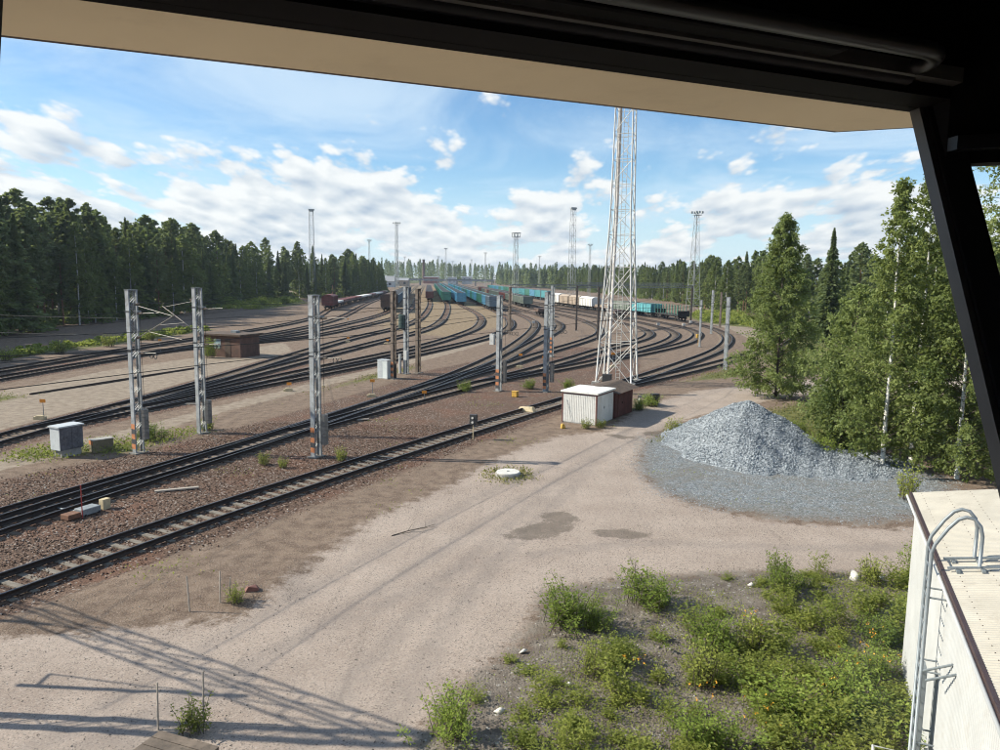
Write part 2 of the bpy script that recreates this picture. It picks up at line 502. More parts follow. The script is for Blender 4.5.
def soft(sd, w=1.6):
    return np.clip(0.5 + sd / (2 * w), 0, 1)


ALLP = np.concatenate([np.stack([np.interp(np.arange(0, len(P), 0.5), np.arange(len(P)), P[:, 0]),
                                 np.interp(np.arange(0, len(P), 0.5), np.arange(len(P)), P[:, 1])], 1) for P in PATH.values()])


def track_dist(X, Y):
    out = np.full(X.size, 1e9); x = X.ravel(); y = Y.ravel()
    order = np.argsort(y)
    for ch in np.array_split(order, max(1, len(order) // 1500)):
        y0, y1 = y[ch].min() - 14, y[ch].max() + 14
        C = ALLP[(ALLP[:, 1] > y0) & (ALLP[:, 1] < y1)]
        if len(C):
            out[ch] = np.sqrt(((x[ch][:, None] - C[:, 0])**2 + (y[ch][:, None] - C[:, 1])**2).min(1))
    return np.minimum(out, 20).reshape(X.shape)


def fbm(X, Y, sc, seed, oct=3):
    r = np.random.default_rng(seed); z = np.zeros(X.shape); a = 1.0
    for o in range(oct):
        for _ in range(4):
            th = r.uniform(0, 6.28); ph = r.uniform(0, 6.28); k = sc * 2**o * r.uniform(0.7, 1.4)
            z += a * np.sin((X * math.cos(th) + Y * math.sin(th)) * k + ph)
        a *= 0.5
    return z / 4


def grow(start, step, k, end):
    o = [start]
    while abs(o[-1]) < abs(end):
        o.append(o[-1] + step); step *= k
    return o


xs = sorted(set([round(v, 3) for v in grow(-32, -0.5, 1.09, -1800)] + [round(v, 3) for v in np.arange(-32, 30, 0.32)] + [round(v, 3) for v in grow(30, 0.5, 1.09, 1800)]))
ys = sorted(set([-300, -120, -60, -30, -15, -8, -4, -1, 2, 5] + [round(v, 3) for v in np.arange(7, 75, 0.32)] + [round(v, 3) for v in grow(75, 0.5, 1.022, 3800)]))
GX, GY = np.meshgrid(np.array(xs), np.array(ys))
tdist = track_dist(GX, GY)
flat = np.clip((tdist - 1.6) / 1.5, 0, 1)
near = np.clip((140 - GY) / 60, 0, 1) * np.clip((70 - np.abs(GX)) / 30, 0, 1)
sd_soil = poly_sd(GX, GY, SOIL)
GZ = near * flat * (0.022 * fbm(GX, GY, 0.5, 3) + 0.006 * fbm(GX, GY, 2.2, 4)) + near * np.clip(soft(sd_soil, 1.0) - 0.3, 0, 1) * (0.12 + 0.07 * fbm(GX, GY, 1.6, 8))
for L in LANES:
    dl_ = line_d(GX, GY, L)
    GZ += near * (-0.022 * np.exp(-(dl_ / 0.22)**2) + 0.010 * np.exp(-((dl_ - 0.55) / 0.22)**2))
ridge = poly_sd(GX, GY, [(-16, 17.8), (-13.2, 19.5), (-9.6, 20.6), (-6.2, 21.3), (-6.6, 24.5), (-10, 24.5), (-12.6, 22.8), (-15.5, 20.5)])
GZ += 0.16 * soft(ridge, 0.35) * (0.7 + 0.3 * fbm(GX, GY, 1.3, 15)) * np.clip((tdist - 1.7) / 0.8, 0, 1)
ny, nx = GX.shape
idx = np.arange(nx * ny).reshape(ny, nx)
gf = np.stack([idx[:-1, :-1], idx[:-1, 1:], idx[1:, 1:], idx[1:, :-1]], -1).reshape(-1, 4)
m_road = soft(poly_sd(GX, GY, ROAD), 2.0)
m_soil = soft(sd_soil, 1.8)
m_fan = soft(poly_sd(GX, GY, FAN), 2.6)
m_bal = np.maximum(soft(poly_sd(GX, GY, BAL)), soft(np.where(GY > 85, 0.75, 2.1) - tdist, 1.2))
m_pale = np.maximum.reduce([soft(poly_sd(GX, GY, p), 1.2) for p in (PALE, PALE2, PALE3)])
m_tan = np.maximum(soft(poly_sd(GX, GY, TAN), 6), 0)
m_grass = np.maximum.reduce([soft(poly_sd(GX, GY, p), 1.5) for p in GRASS])
m_grass = np.maximum(m_grass, np.clip((np.abs(GX + 10) - 95) / 30, 0, 1))
m_lane = np.maximum.reduce([np.clip(1 - line_d(GX, GY, L) / 0.9, 0, 1) for L in LANES])
m_damp = np.zeros(GX.shape)
for (dx, dy, ra, rb, az) in DAMP:
    ca, sa = math.cos(R(az)), math.sin(R(az)); u = (GX - dx) * sa + (GY - dy) * ca; v = (GX - dx) * ca - (GY - dy) * sa
    m_damp = np.maximum(m_damp, np.clip(1.25 - 0.75 * np.sqrt((u / ra)**2 + (v / rb)**2), 0, 1))

k = N("ground_mixed")
pos = k.pos()
n_big = k.noise(pos, 0.35, 5, 0.6); n_mid = k.noise(pos, 1.7, 6, 0.65); n_fin = k.noise(pos, 9.0, 5, 0.7)
n_sml = k.noise(pos, 32.0, 3, 0.7)
jit = k.math('MULTIPLY', k.math('SUBTRACT', k.math('ADD', k.math('MULTIPLY', n_mid, 0.6), k.math('MULTIPLY', n_fin, 0.4)), 0.5), 0.9)


def msk(nm, lo=0.42, hi=0.58, j=1.0):
    return k.step(k.math('ADD', k.attr(nm), k.math('MULTIPLY', jit, j)), lo, hi)


st = k.voro(pos, 17.0, 'Color'); stv = k.node("ShaderNodeSeparateColor"); k.l.new(st, stv.inputs[0])
std = k.voro(pos, 17.0, 'Distance')
st2 = k.voro(pos, 34.0, 'Color'); stv2 = k.node("ShaderNodeSeparateColor"); k.l.new(st2, stv2.inputs[0])
dirt = k.mix(k.step(n_mid, 0.3, 0.7), (0.110, 0.072, 0.050), (0.240, 0.172, 0.125))
dirt = k.mix(k.math('MULTIPLY', stv2.outputs[0], 0.55), dirt, k.mix(stv2.outputs[1], (0.07, 0.052, 0.042), (0.36, 0.29, 0.235)))
bal = k.mix(stv.outputs[0], (0.050, 0.032, 0.024), (0.185, 0.122, 0.090))
bal = k.mix(k.math('MULTIPLY', k.step(n_big, 0.45, 0.7), 0.6), bal, k.mix(stv.outputs[1], (0.100, 0.045, 0.028), (0.215, 0.115, 0.078)))
bal = k.mix(k.math('MULTIPLY', k.math('GREATER_THAN', stv.outputs[2], 0.955), 0.7), bal, (0.42, 0.38, 0.34))
road = k.mix(k.step(n_big, 0.3, 0.7), (0.300, 0.230, 0.186), (0.400, 0.318, 0.262))
mpr = k.node("ShaderNodeMapping"); mpr.inputs['Rotation'].default_value = (0, 0, R(27)); mpr.inputs['Scale'].default_value = (3.2, 0.16, 1); k.l.new(pos, mpr.inputs[0])
streak = k.noise(mpr.outputs[0], 1.0, 5, 0.65)
road = k.mix(k.math('MULTIPLY', k.step(streak, 0.52, 0.72), 0.45), road, (0.205, 0.160, 0.132))
n_grain = k.noise(pos, 75.0, 3, 0.8)
road = k.mix(k.math('MULTIPLY', k.step(n_grain, 0.54, 0.66), 0.45), road, (0.13, 0.108, 0.092))
road = k.mix(k.math('MULTIPLY', k.step(n_grain, 0.46, 0.36), 0.35), road, (0.46, 0.40, 0.35))
road = k.mix(k.math('MULTIPLY', k.step(n_fin, 0.45, 0.75), 0.45), road, (0.21, 0.175, 0.15))
road = k.mix(k.math('MULTIPLY', stv2.outputs[1], 0.42), road, k.mix(stv2.outputs[0], (0.16, 0.135, 0.115), (0.56, 0.49, 0.43)))
road = k.mix(k.math('MULTIPLY', k.math('GREATER_THAN', stv2.outputs[2], 0.90), 0.6), road, (0.10, 0.085, 0.075))
road = k.mix(k.math('MULTIPLY', k.math('MULTIPLY', k.step(k.attr("lane"), 0.35, 0.85), k.step(n_mid, 0.25, 0.6)), 0.42), road, (0.225, 0.190, 0.168))
soil = k.mix(k.step(n_mid, 0.3, 0.7), (0.115, 0.092, 0.075), (0.24, 0.205, 0.17))
soil = k.mix(k.math('MULTIPLY', stv2.outputs[0], 0.4), soil, (0.09, 0.075, 0.062))
soil = k.mix(k.math('MULTIPLY', k.math('GREATER_THAN', stv.outputs[2], 0.975), 0.6), soil, (0.40, 0.38, 0.35))
fan = k.mix(stv.outputs[0], (0.085, 0.095, 0.10), (0.30, 0.32, 0.33))
fan = k.mix(k.math('MULTIPLY', k.step(n_big, 0.45, 0.65), 0.4), fan, k.mix(n_fin, (0.115, 0.105, 0.085), (0.215, 0.18, 0.145)))
fan = k.mix(k.math('MULTIPLY', k.step(n_mid, 0.42, 0.62), 0.55), fan, (0.175, 0.152, 0.125))
pale = k.mix(k.step(n_mid, 0.3, 0.7), (0.205, 0.160, 0.122), (0.315, 0.258, 0.200))
tan = k.mix(k.step(n_mid, 0.3, 0.7), (0.175, 0.128, 0.080), (0.285, 0.215, 0.140))
grs = k.mix(k.step(n_mid, 0.3, 0.7), (0.07, 0.085, 0.028), (0.17, 0.16, 0.06))
col = k.mix(msk("tan", 0.3, 0.6), dirt, tan)
col = k.mix(msk("pale"), col, pale)
col = k.mix(msk("bal"), col, bal)
col = k.mix(msk("road", 0.40, 0.60, 1.2), col, road)
col = k.mix(msk("soil", 0.38, 0.62, 1.5), col, soil)
col = k.mix(msk("fan", 0.36, 0.64, 1.6), col, fan)
col = k.mix(msk("grass", 0.45, 0.85, 1.9), col, grs)
dm = k.step(k.math('ADD', k.attr("damp"), k.math('MULTIPLY', jit, 2.0)), 0.40, 0.62)
col = k.mix(k.math('MULTIPLY', dm, k.math('ADD', 0.35, k.math('MULTIPLY', n_mid, 0.6))), col, (0.105, 0.085, 0.068))
gritty = k.math('MAXIMUM', k.math('SUBTRACT', 0.75, msk("road", 0.40, 0.60, 1.2)), k.math('MAXIMUM', msk("bal"), k.math('MAXIMUM', msk("fan", 0.36, 0.64, 1.6), msk("soil", 0.38, 0.62, 1.5))))
hgt = k.math('ADD', k.math('MULTIPLY', k.math('MULTIPLY', k.math('SUBTRACT', 1.0, std), gritty), 0.6), k.math('ADD', k.math('MULTIPLY', n_grain, 0.30), k.math('MULTIPLY', n_fin, 0.10)))
nb = k.bump(hgt, 0.75, 0.05)
k.bsdf(col, 0.95, 0.0, nb, 0.15)
gmesh = np_mesh("ground", np.stack([GX.ravel(), GY.ravel(), GZ.ravel()], 1), gf, k.m, smooth=True)
for nm, arr in (("road", m_road), ("soil", m_soil), ("fan", m_fan), ("bal", m_bal), ("pale", m_pale), ("tan", m_tan), ("grass", m_grass), ("lane", m_lane), ("damp", m_damp)):
    a = gmesh.attributes.new(nm, 'FLOAT', 'POINT'); a.data.foreach_set("value", arr.ravel().astype(np.float32))
ground = tag(link("ground", gmesh), kind="structure")
xs_a, ys_a = np.array(xs), np.array(ys)


def gz(x, y):
    i = min(max(np.searchsorted(xs_a, x) - 1, 0), nx - 2); j = min(max(np.searchsorted(ys_a, y) - 1, 0), ny - 2)
    u = (x - xs_a[i]) / (xs_a[i+1] - xs_a[i]); v = (y - ys_a[j]) / (ys_a[j+1] - ys_a[j])
    return float((GZ[j, i] * (1-u) + GZ[j, i+1] * u) * (1-v) + (GZ[j+1, i] * (1-u) + GZ[j+1, i+1] * u) * v)


# ---------------------------------------------------------------- railway tracks
k = N("rail_steel")
gn = k.node("ShaderNodeNewGeometry"); sp = k.node("ShaderNodeSeparateXYZ"); k.l.new(gn.outputs["Normal"], sp.inputs[0])
rust = k.mix(k.noise(k.pos(), 6.0, 4), (0.020, 0.015, 0.013), (0.052, 0.034, 0.026))
k.bsdf(rust, 0.7, 0.0, None, 0.3)
M_RAIL = k.m
M_RAILTOP = mat("rail_head_worn", (0.16, 0.15, 0.15), 0.42, 0.75, 0.35, 2.0)
M_SLP = mat("sleeper_weathered_concrete", (0.24, 0.205, 0.165), 0.9, 0, 0.45, 2.5, (0.09, 0.07, 0.055), 0.75)
M_SLPW = mat("sleeper_dark_wood", (0.155, 0.118, 0.090), 0.9, 0, 0.4, 2.5, (0.03, 0.025, 0.02), 0.6)
PROF = [(-0.07, 0.0), (-0.07, 0.02), (-0.012, 0.04), (-0.012, 0.135), (-0.040, 0.145), (-0.040, 0.190), (0.040, 0.190), (0.040, 0.145), (0.012, 0.135), (0.012, 0.04), (0.07, 0.02), (0.07, 0.0)]
RAIL_Z = 0.055


def rail_mesh(P, off, prof):
    t = np.gradient(P, axis=0); t /= np.linalg.norm(t, axis=1)[:, None]; nrm = np.stack([t[:, 1], -t[:, 0]], 1)
    C = P + nrm * off; m = len(prof); n = len(P)
    V = np.zeros((n, m, 3))
    for j, (o, z) in enumerate(prof):
        V[:, j, :2] = C + nrm * o; V[:, j, 2] = RAIL_Z + z
    ii = np.arange(n - 1)[:, None] * m; jj = np.arange(m); j2 = (jj + 1) % m
    F = np.stack([ii + jj, ii + j2, ii + m + j2, ii + m + jj], -1).reshape(-1, 4)
    mi = np.where(np.tile(jj, n - 1) == 5, 1, 0)
    return np_mesh("rail", V.reshape(-1, 3), F, [M_RAIL, M_RAILTOP], midx=mi)


SLP_MESH = {}
for nm, mm in (("c", M_SLP), ("w", M_SLPW)):
    b = MB(); b.box(-1.05, -0.11, -0.12, 1.05, 0.11, 0.05)
    SLP_MESH[nm] = b.mesh("sleeper", mm)
TRK_LABEL = {
 'T1': 'nearest single track with pale sleepers running past the white shed', 'T1b': 'outermost curved track bending past the lattice mast to the parked white wagons',
 'A': 'second nearest track with a point machine beside it', 'B': 'track branching between the two striped mid masts', 'C': 'track leading behind the big white lattice tower',
 'D1': 'track passing just behind the pair of striped mid masts', 'D2': 'curved track right of the white lattice tower', 'D3': 'curved track next inside the outermost bend',
 'S5': 'far track under the turquoise wagons by the right forest', 'L1': 'leftmost track along the dark forest', 'L2': 'track just left of the brick hut',
 'c3': 'track leading to the parked brown wagons', 'c4': 'track leading to the dark red wagon row', 'c5': 'middle track coming in behind the grey cabinet', 'c6': 'track ending under the leftmost green wagon row',
 'c7a': 'track leading to the second green wagon row', 'c7b': 'track leading to the third wagon row beside the pale path'}
for key, P in PATH.items():
    root = thing("railway_track", (0, 0, 0)); tag(root, TRK_LABEL[key], None, None, "structure")
    dmin = 0.0
    for s in (-1, 1):
        link("rail", rail_mesh(P, s * 0.797, PROF), root)
    tot = 2.0 * (len(P) - 1)
    s = 0.3; near_set = key in ('T1', 'A')
    V = []; F = []
    while s < tot - 1:
        p, d = along(P, s)
        if p[1] > 170: break
        jx = rnd.uniform(-0.04, 0.04); a = math.atan2(d[1], d[0]) - math.pi / 2 + rnd.uniform(-0.015, 0.015)
        if near_set and p[1] < 62:
            if p[1] > 12:
                o = link("sleeper", SLP_MESH["c" if key == 'T1' else "w"], root, (p[0], p[1], rnd.uniform(-0.035, 0.004)), a)
        else:
            ca, sa = math.cos(a), math.sin(a); b0 = len(V)
            for (x, y, z) in ((-1.3, -.12, -.1), (1.3, -.12, -.1), (1.3, .12, -.1), (-1.3, .12, -.1), (-1.3, -.12, .045), (1.3, -.12, .045), (1.3, .12, .045), (-1.3, .12, .045)):
                V.append((p[0] + x * ca - y * sa, p[1] + x * sa + y * ca, z + jx * 0.2))
            for f in ((4, 5, 6, 7), (0, 1, 5, 4), (1, 2, 6, 5), (2, 3, 7, 6), (3, 0, 4, 7)):
                F.append(tuple(b0 + i for i in f))
        s += 0.62
    if F:
        tag(link("sleepers", np_mesh("sleepers", V, F, M_SLPW), root), kind="stuff")

# ballast stones lying loose between and beside the nearest tracks, and gravel on the dirt
STONE = np.array([(1, 0, 0), (0, 1, 0), (-1, 0, 0), (0, -1, 0), (0, 0, 1), (0, 0, -0.6)], float)
STONE_F = np.array([(0, 1, 4), (1, 2, 4), (2, 3, 4), (3, 0, 4), (1, 0, 5), (2, 1, 5), (3, 2, 5), (0, 3, 5)])


def stones(C, size, seed, sq=0.75):
    r = np.random.default_rng(seed); n = len(C)
    S = STONE[None] * (size[:, None, None] * r.uniform(0.55, 1.25, (n, 6, 1)))
    S[:, :, 2] *= sq
    a = r.uniform(0, 6.28, n); ca, sa = np.cos(a)[:, None], np.sin(a)[:, None]
    x = S[:, :, 0] * ca - S[:, :, 1] * sa; y = S[:, :, 0] * sa + S[:, :, 1] * ca
    tl = r.uniform(-0.6, 0.6, (n, 1)); z = S[:, :, 2] + x * tl
    V = np.stack([x, y, z], -1) + C[:, None, :]
    F = (np.arange(n)[:, None, None] * 6 + STONE_F[None]).reshape(-1, 3)
    return V.reshape(-1, 3), F, np.repeat(r.random(n), 6)


def stone_mat(name, stops):
    k = N(name); r = k.node("ShaderNodeValToRGB"); k.l.new(k.attr("tint"), r.inputs[0])
    el = r.color_ramp.elements
    while len(el) > 1: el.remove(el[0])
    el[0].position = stops[0][0]; el[0].color = (*stops[0][1], 1)
    for p, c in stops[1:]:
        e = el.new(p); e.color = (*c, 1)
    k.bsdf(r.outputs[0], 0.9, 0, None, 0.2)
    return k.m


M_BAL = stone_mat("ballast_stone", [(0, (0.038, 0.025, 0.020)), (0.35, (0.105, 0.068, 0.050)), (0.7, (0.175, 0.102, 0.072)), (0.95, (0.215, 0.165, 0.135)), (1.0, (0.42, 0.38, 0.34))])
M_GRV = stone_mat("grey_crushed_stone", [(0, (0.115, 0.13, 0.145)), (0.5, (0.235, 0.26, 0.28)), (1.0, (0.39, 0.415, 0.435))])
M_SOILST = stone_mat("soil_stone", [(0, (0.08, 0.065, 0.055)), (0.6, (0.17, 0.145, 0.125)), (0.975, (0.24, 0.21, 0.185)), (1, (0.5, 0.48, 0.45))])


def scatter(n, x0, x1, y0, y1, keep, seed):
    r = np.random.default_rng(seed); X = r.uniform(x0, x1, n); Y = r.uniform(y0, y1, n)
    m = keep(X, Y, r); X, Y = X[m], Y[m]
    return np.stack([X, Y, np.array([gz(a, b) for a, b in zip(X, Y)])], 1)


TRN = ALLP[(ALLP[:, 1] < 75)]


def keep_bal(X, Y, r):
    sd = poly_sd(X, Y, BAL)
    dd = np.sqrt(((X[:, None] - TRN[None, :, 0])**2 + (Y[:, None] - TRN[None, :, 1])**2).min(1))
    return (np.maximum(sd, 1.6 - dd) > r.normal(0.3, 0.5, len(X))) & (np.abs(X) < Y * 0.72 + 1)


C = scatter(52000, -28, 6, 17, 48, keep_bal, 31)
C[:, 2] += 0.01
V, F, T = stones(C, np.random.default_rng(3).uniform(0.025, 0.06, len(C)), 7)
tag(link("ballast_stones", np_mesh("ballast_stones", V, F, M_BAL, tint=T)), "loose dark brown ballast stones between the nearest tracks", "ballast", None, "stuff")
C = scatter(30000, -16, 12, 11, 40, lambda X, Y, r: (poly_sd(X, Y, ROAD) > -5) & (poly_sd(X, Y, BAL) < -.3) & (np.abs(X) < Y * 0.72 + 1) & (r.random(len(X)) < np.clip(fbm(X, Y, 0.6, 77) * 0.5 + 0.35, 0.08, 1)), 32)
V, F, T = stones(C, np.random.default_rng(4).uniform(0.010, 0.030, len(C)), 8)
tag(link("road_pebbles", np_mesh("road_pebbles", V, F, M_SOILST, tint=T)), "small pebbles strewn over the pale dirt road", "pebbles", None, "stuff")
C = scatter(26000, -3, 16, 9, 25, lambda X, Y, r: (poly_sd(X, Y, SOIL) > r.normal(0.1, 0.5, len(X))), 33)
V, F, T = stones(C, np.random.default_rng(5).uniform(0.010, 0.035, len(C)) * np.where(np.random.default_rng(6).random(len(C)) > 0.985, 2.6, 1), 9)
tag(link("soil_stones", np_mesh("soil_stones", V, F, M_SOILST, tint=T)), "stones and clods in the dark weedy soil patch", "stones", None, "stuff")

# gravel pile: a heap with a shoulder to the right, covered in stones
px, py = 14.3, 42.2


def pile_h(X, Y):
    u = X - px; v = Y - py
    w = 0.25 * np.sin(X * 1.3 + 1) + 0.2 * np.sin(Y * 1.7) + 0.12 * np.sin(X * 3.1 + Y * 2.3)
    r1 = np.sqrt((u * 0.98)**2 + (v * 0.80)**2) + w * 0.7
    h1 = 3.15 - 0.70 * np.sqrt(r1**2 + 0.22)
    r2 = np.sqrt(((u - 3.3) * 0.66)**2 + ((v + 2.2) * 0.75)**2) + w * 0.6
    h2 = 0.62 - 0.20 * np.sqrt(r2**2 + 0.3)
    r3 = np.sqrt(((u + 0.6) * 0.85)**2 + ((v - 2.2) * 0.8)**2) + w * 0.5
    h3 = 2.0 - 0.58 * np.sqrt(r3**2 + 0.3)
    return np.logaddexp(np.logaddexp(h1 * 7, h2 * 7), h3 * 7) / 7 + 0.05 * np.sin(X * 5.3 + Y * 1.1) * np.sin(Y * 4.1 - X) - 0.10 * np.maximum(0, np.sin(X * 2.1 + Y * 1.3 + 2)) * np.exp(-((Y - py + 2.2) / 1.6)**2)


gx, gy = np.meshgrid(np.arange(px - 8, px + 12, 0.16), np.arange(py - 9, py + 9, 0.16))
ph = np.maximum(pile_h(gx, gy), -0.25)
nyp, nxp = gx.shape; idp = np.arange(nxp * nyp).reshape(nyp, nxp)
pf = np.stack([idp[:-1, :-1], idp[:-1, 1:], idp[1:, 1:], idp[1:, :-1]], -1).reshape(-1, 4)
keepf = (ph.ravel()[pf].max(1) > -0.2)
k = N("pile_gravel"); vo = k.voro(k.pos(), 13.0); svp = k.node("ShaderNodeSeparateColor"); k.l.new(vo, svp.inputs[0])
k.bsdf(k.mix(svp.outputs[0], (0.13, 0.145, 0.16), (0.35, 0.375, 0.395)), 0.95, 0, k.bump(k.voro(k.pos(), 13.0, 'Distance'), 0.8, 0.06), 0.15)
pile = thing("gravel_pile", (0, 0, 0), 0, "heap of grey crushed stone beside the dirt road", "gravel pile")
link("heap", np_mesh("heap", np.stack([gx.ravel(), gy.ravel(), ph.ravel()], 1), pf[keepf], k.m, smooth=True), pile)
r = np.random.default_rng(44); n = 60000
X = r.uniform(px - 8, px + 12, n); Y = r.uniform(py - 9, py + 7, n); Hh = pile_h(X, Y)
m = Hh > 0.02; X, Y, Hh = X[m], Y[m], Hh[m]
V, F, T = stones(np.stack([X, Y, Hh + 0.01], 1), 0.026 + 0.06 * r.random(len(X))**3, 45, 0.8)
tag(link("crushed_stone", np_mesh("crushed_stone", V, F, M_GRV, tint=T), pile), kind="stuff")
C = scatter(52000, 5, 23, 28, 50, lambda X, Y, r: (poly_sd(X, Y, FAN) > r.normal(0.1, 0.75, len(X))) & (r.random(len(X)) < np.clip(.6 + .6 * fbm(X, Y, .7, 91), .15, 1)) & (pile_h(X, Y) < 0.1), 34)
V, F, T = stones(C, np.random.default_rng(5).uniform(0.018, 0.045, len(C)), 10)
tag(link("spread_gravel", np_mesh("spread_gravel", V, F, M_GRV, tint=T)), "grey gravel spread flat in front of the heap", "gravel", None, "stuff")

# ---------------------------------------------------------------- control tower (the camera stands in its glazed room)
M_BLK = mat("black_window_frame", (0.006, 0.006, 0.007), 0.75, 0, 0.2, 4, spec=0.06)
M_BLKG = mat("black_gloss_tube", (0.010, 0.010, 0.013), 0.38, 0, 0.1, 4, spec=0.22)
M_GREYS = mat("grey_seal_strip", (0.07, 0.068, 0.066), 0.5, 0, 0.2, 6)
M_DARKIN = mat("dark_interior", (0.016, 0.015, 0.016), 0.7, 0, 0.25, 3)
M_SOFF = mat("beige_soffit_panel", (0.80, 0.675, 0.47), 0.7, 0, 0.07, 1.2, (0.55, 0.45, 0.31), 0.2)
M_WHITE = mat("white_cladding", (0.46, 0.46, 0.45), 0.55, 0, 0.10, 1.0, (0.36, 0.33, 0.29), 0.35)
M_FASC = mat("brown_fascia", (0.055, 0.030, 0.026), 0.5, 0, 0.2, 2.0)
k = N("window_glass")
tr = k.node("ShaderNodeBsdfTransparent"); tr.inputs[0].default_value = (0.965, 0.975, 0.97, 1)
gl = k.node("ShaderNodeBsdfGlossy"); gl.inputs['Roughness'].default_value = 0.0
fr = k.node("ShaderNodeFresnel"); fr.inputs[0].default_value = 1.45
ms = k.node("ShaderNodeMixShader"); k.l.new(k.math('MULTIPLY', fr.outputs[0], 0.012), ms.inputs[0])
k.l.new(tr.outputs[0], ms.inputs[1]); k.l.new(gl.outputs[0], ms.inputs[2]); k.l.new(ms.outputs[0], k.out.inputs[0])
M_GLASS = k.m

OC = Vector((1.341, -1.678, 0))
HB, SILL, FLO = 0.55, -1.15, -1.6                 # relative to the eye


def oct_r(h):                                      # corner radius of the outward-leaning glazing at height h
    return 4.181 - 0.552 * (HB - h)


def oc(i, rr, h):                                  # corner i of the octagon
    a = i * math.pi / 4
    return Vector((OC.x + rr * math.sin(a), OC.y + rr * math.cos(a), EYE + h))


tower = thing("control_tower", (OC.x, OC.y, 0), 0, "octagonal control tower whose dark window frames and beige eave border the view", "building")


def tbuild(b, name, mats, parent=None, **kw):
    o = b.build(name, mats, parent or tower, **kw)
    if parent is None:
        o.location = (-OC.x, -OC.y, 0)
    return o


RE = 4.79
for i in range(8):
    j = i + 1
    # soffit panels of the overhanging eave
    b = MB(); b.hexa([oc(i, 4.22, 0.60), oc(i, RE, 0.60), oc(j, RE, 0.60), oc(j, 4.22, 0.60), oc(i, 4.22, 0.75), oc(i, RE, 0.75), oc(j, RE, 0.75), oc(j, 4.22, 0.75)])
    tbuild(b, "soffit_panel", M_SOFF)
    b = MB(); b.hexa([oc(i, RE + .003, 0.602), oc(i, RE + 0.03, 0.602), oc(j, RE + 0.03, 0.602), oc(j, RE + .003, 0.602), oc(i, RE + .003, 0.95), oc(i, RE + 0.03, 0.95), oc(j, RE + 0.03, 0.95), oc(j, RE + .003, 0.95)])
    tbuild(b, "fascia", M_FASC)
    # window head beam: deeper on the side facing the lower building
    hb = 0.36 if i == 0 else HB
    b = MB(); b.hexa([oc(i, 4.02, hb), oc(i, oct_r(hb) + .03, hb), oc(j, oct_r(hb) + .03, hb), oc(j, 4.02, hb), oc(i, 4.02, 0.86), oc(i, 4.215, 0.86), oc(j, 4.215, 0.86), oc(j, 4.02, 0.86)])
    tbuild(b, "window_head", M_BLK)
    b = MB(); b.hexa([oc(i, 3.965, hb + .035), oc(i, 4.015, hb + .035), oc(j, 4.015, hb + .035), oc(j, 3.965, hb + .035), oc(i, 3.965, hb + .075), oc(i, 4.015, hb + .075), oc(j, 4.015, hb + .075), oc(j, 3.965, hb + .075)])
    tbuild(b, "head_strip", M_BLKG if i != 7 else M_GREYS)
    # leaning pane and frame below
    b = MB(); r0, r1 = oct_r(SILL), oct_r(hb)
    b.hexa([oc(i, r0 - .03, SILL), oc(i, r0 - .024, SILL), oc(j, r0 - .024, SILL), oc(j, r0 - .03, SILL), oc(i, r1 - .03, hb), oc(i, r1 - .024, hb), oc(j, r1 - .024, hb), oc(j, r1 - .03, hb)])
    if i in (0, 1, 6, 7):
        tbuild(b, "window_pane", M_GLASS)
    else:
        tbuild(b, "back_wall", M_DARKIN)
    b = MB(); b.hexa([oc(i, r0 - .14, SILL - .08), oc(i, r0 + .05, SILL - .08), oc(j, r0 + .05, SILL - .08), oc(j, r0 - .14, SILL - .08), oc(i, r0 - .14, SILL), oc(i, r0 + .05, SILL), oc(j, r0 + .05, SILL), oc(j, r0 - .14, SILL)])
    tbuild(b, "window_sill", M_BLK)
    rk = oct_r(SILL - .08)
    b = MB(); b.hexa([oc(i, rk - .25, FLO), oc(i, rk - .02, FLO), oc(j, rk - .02, FLO), oc(j, rk - .25, FLO), oc(i, rk - .12, SILL - .083), oc(i, rk + .02, SILL - .083), oc(j, rk + .02, SILL - .083), oc(j, rk - .12, SILL - .083)])
    b.cur = 0
    tbuild(b, "parapet", M_DARKIN)
    # corner post following the lean
    t0, t1 = oct_r(SILL), oct_r(0.86)
    b = MB(); w = 0.010; w2 = 0.062
    ax = AZ(i * 45); tn = AZ(i * 45 + 90)
    q = []
    for h, rr in ((SILL, t0), (0.86, oct_r(0.86))):
        c = oc(i, rr, h)
        q += [c - tn * 0.012 + ax * .02, c + tn * 0.085 + ax * (-.02), c + tn * 0.05 - ax * 0.10, c - tn * 0.012 - ax * 0.06]
    b.hexa(q)
    tbuild(b, "corner_post", M_BLK)
    b = MB(); q = []
    for h, rr in ((SILL, t0), (HB, oct_r(HB))):
        c = oc(i, rr, h)
        q += [c - tn * 0.030 + ax * .012, c - tn * 0.0125 + ax * .015, c - tn * 0.0125 - ax * 0.045, c - tn * 0.030 - ax * 0.045]
    b.hexa(q)
    tbuild(b, "glazing_bead", M_GREYS)
# mullion at the left of the front window
u1, n1 = AZ(67.5), AZ(-22.5)
b = MB(); q = []
ct = oc(8, oct_r(HB), HB); cb = oc(8, oct_r(SILL), SILL)
for h in (SILL, HB):
    c = Vector((ct.x, ct.y, 0)) - u1 * 2.512 - n1 * (0.51 * (HB - h)); c.z = EYE + h
    q += [c - u1 * 0.10 + n1 * .02, c + n1 * .02, c - n1 * 0.05, c - u1 * 0.10 - n1 * 0.05]
b.hexa(q)
tbuild(b, "mullion", M_BLK)
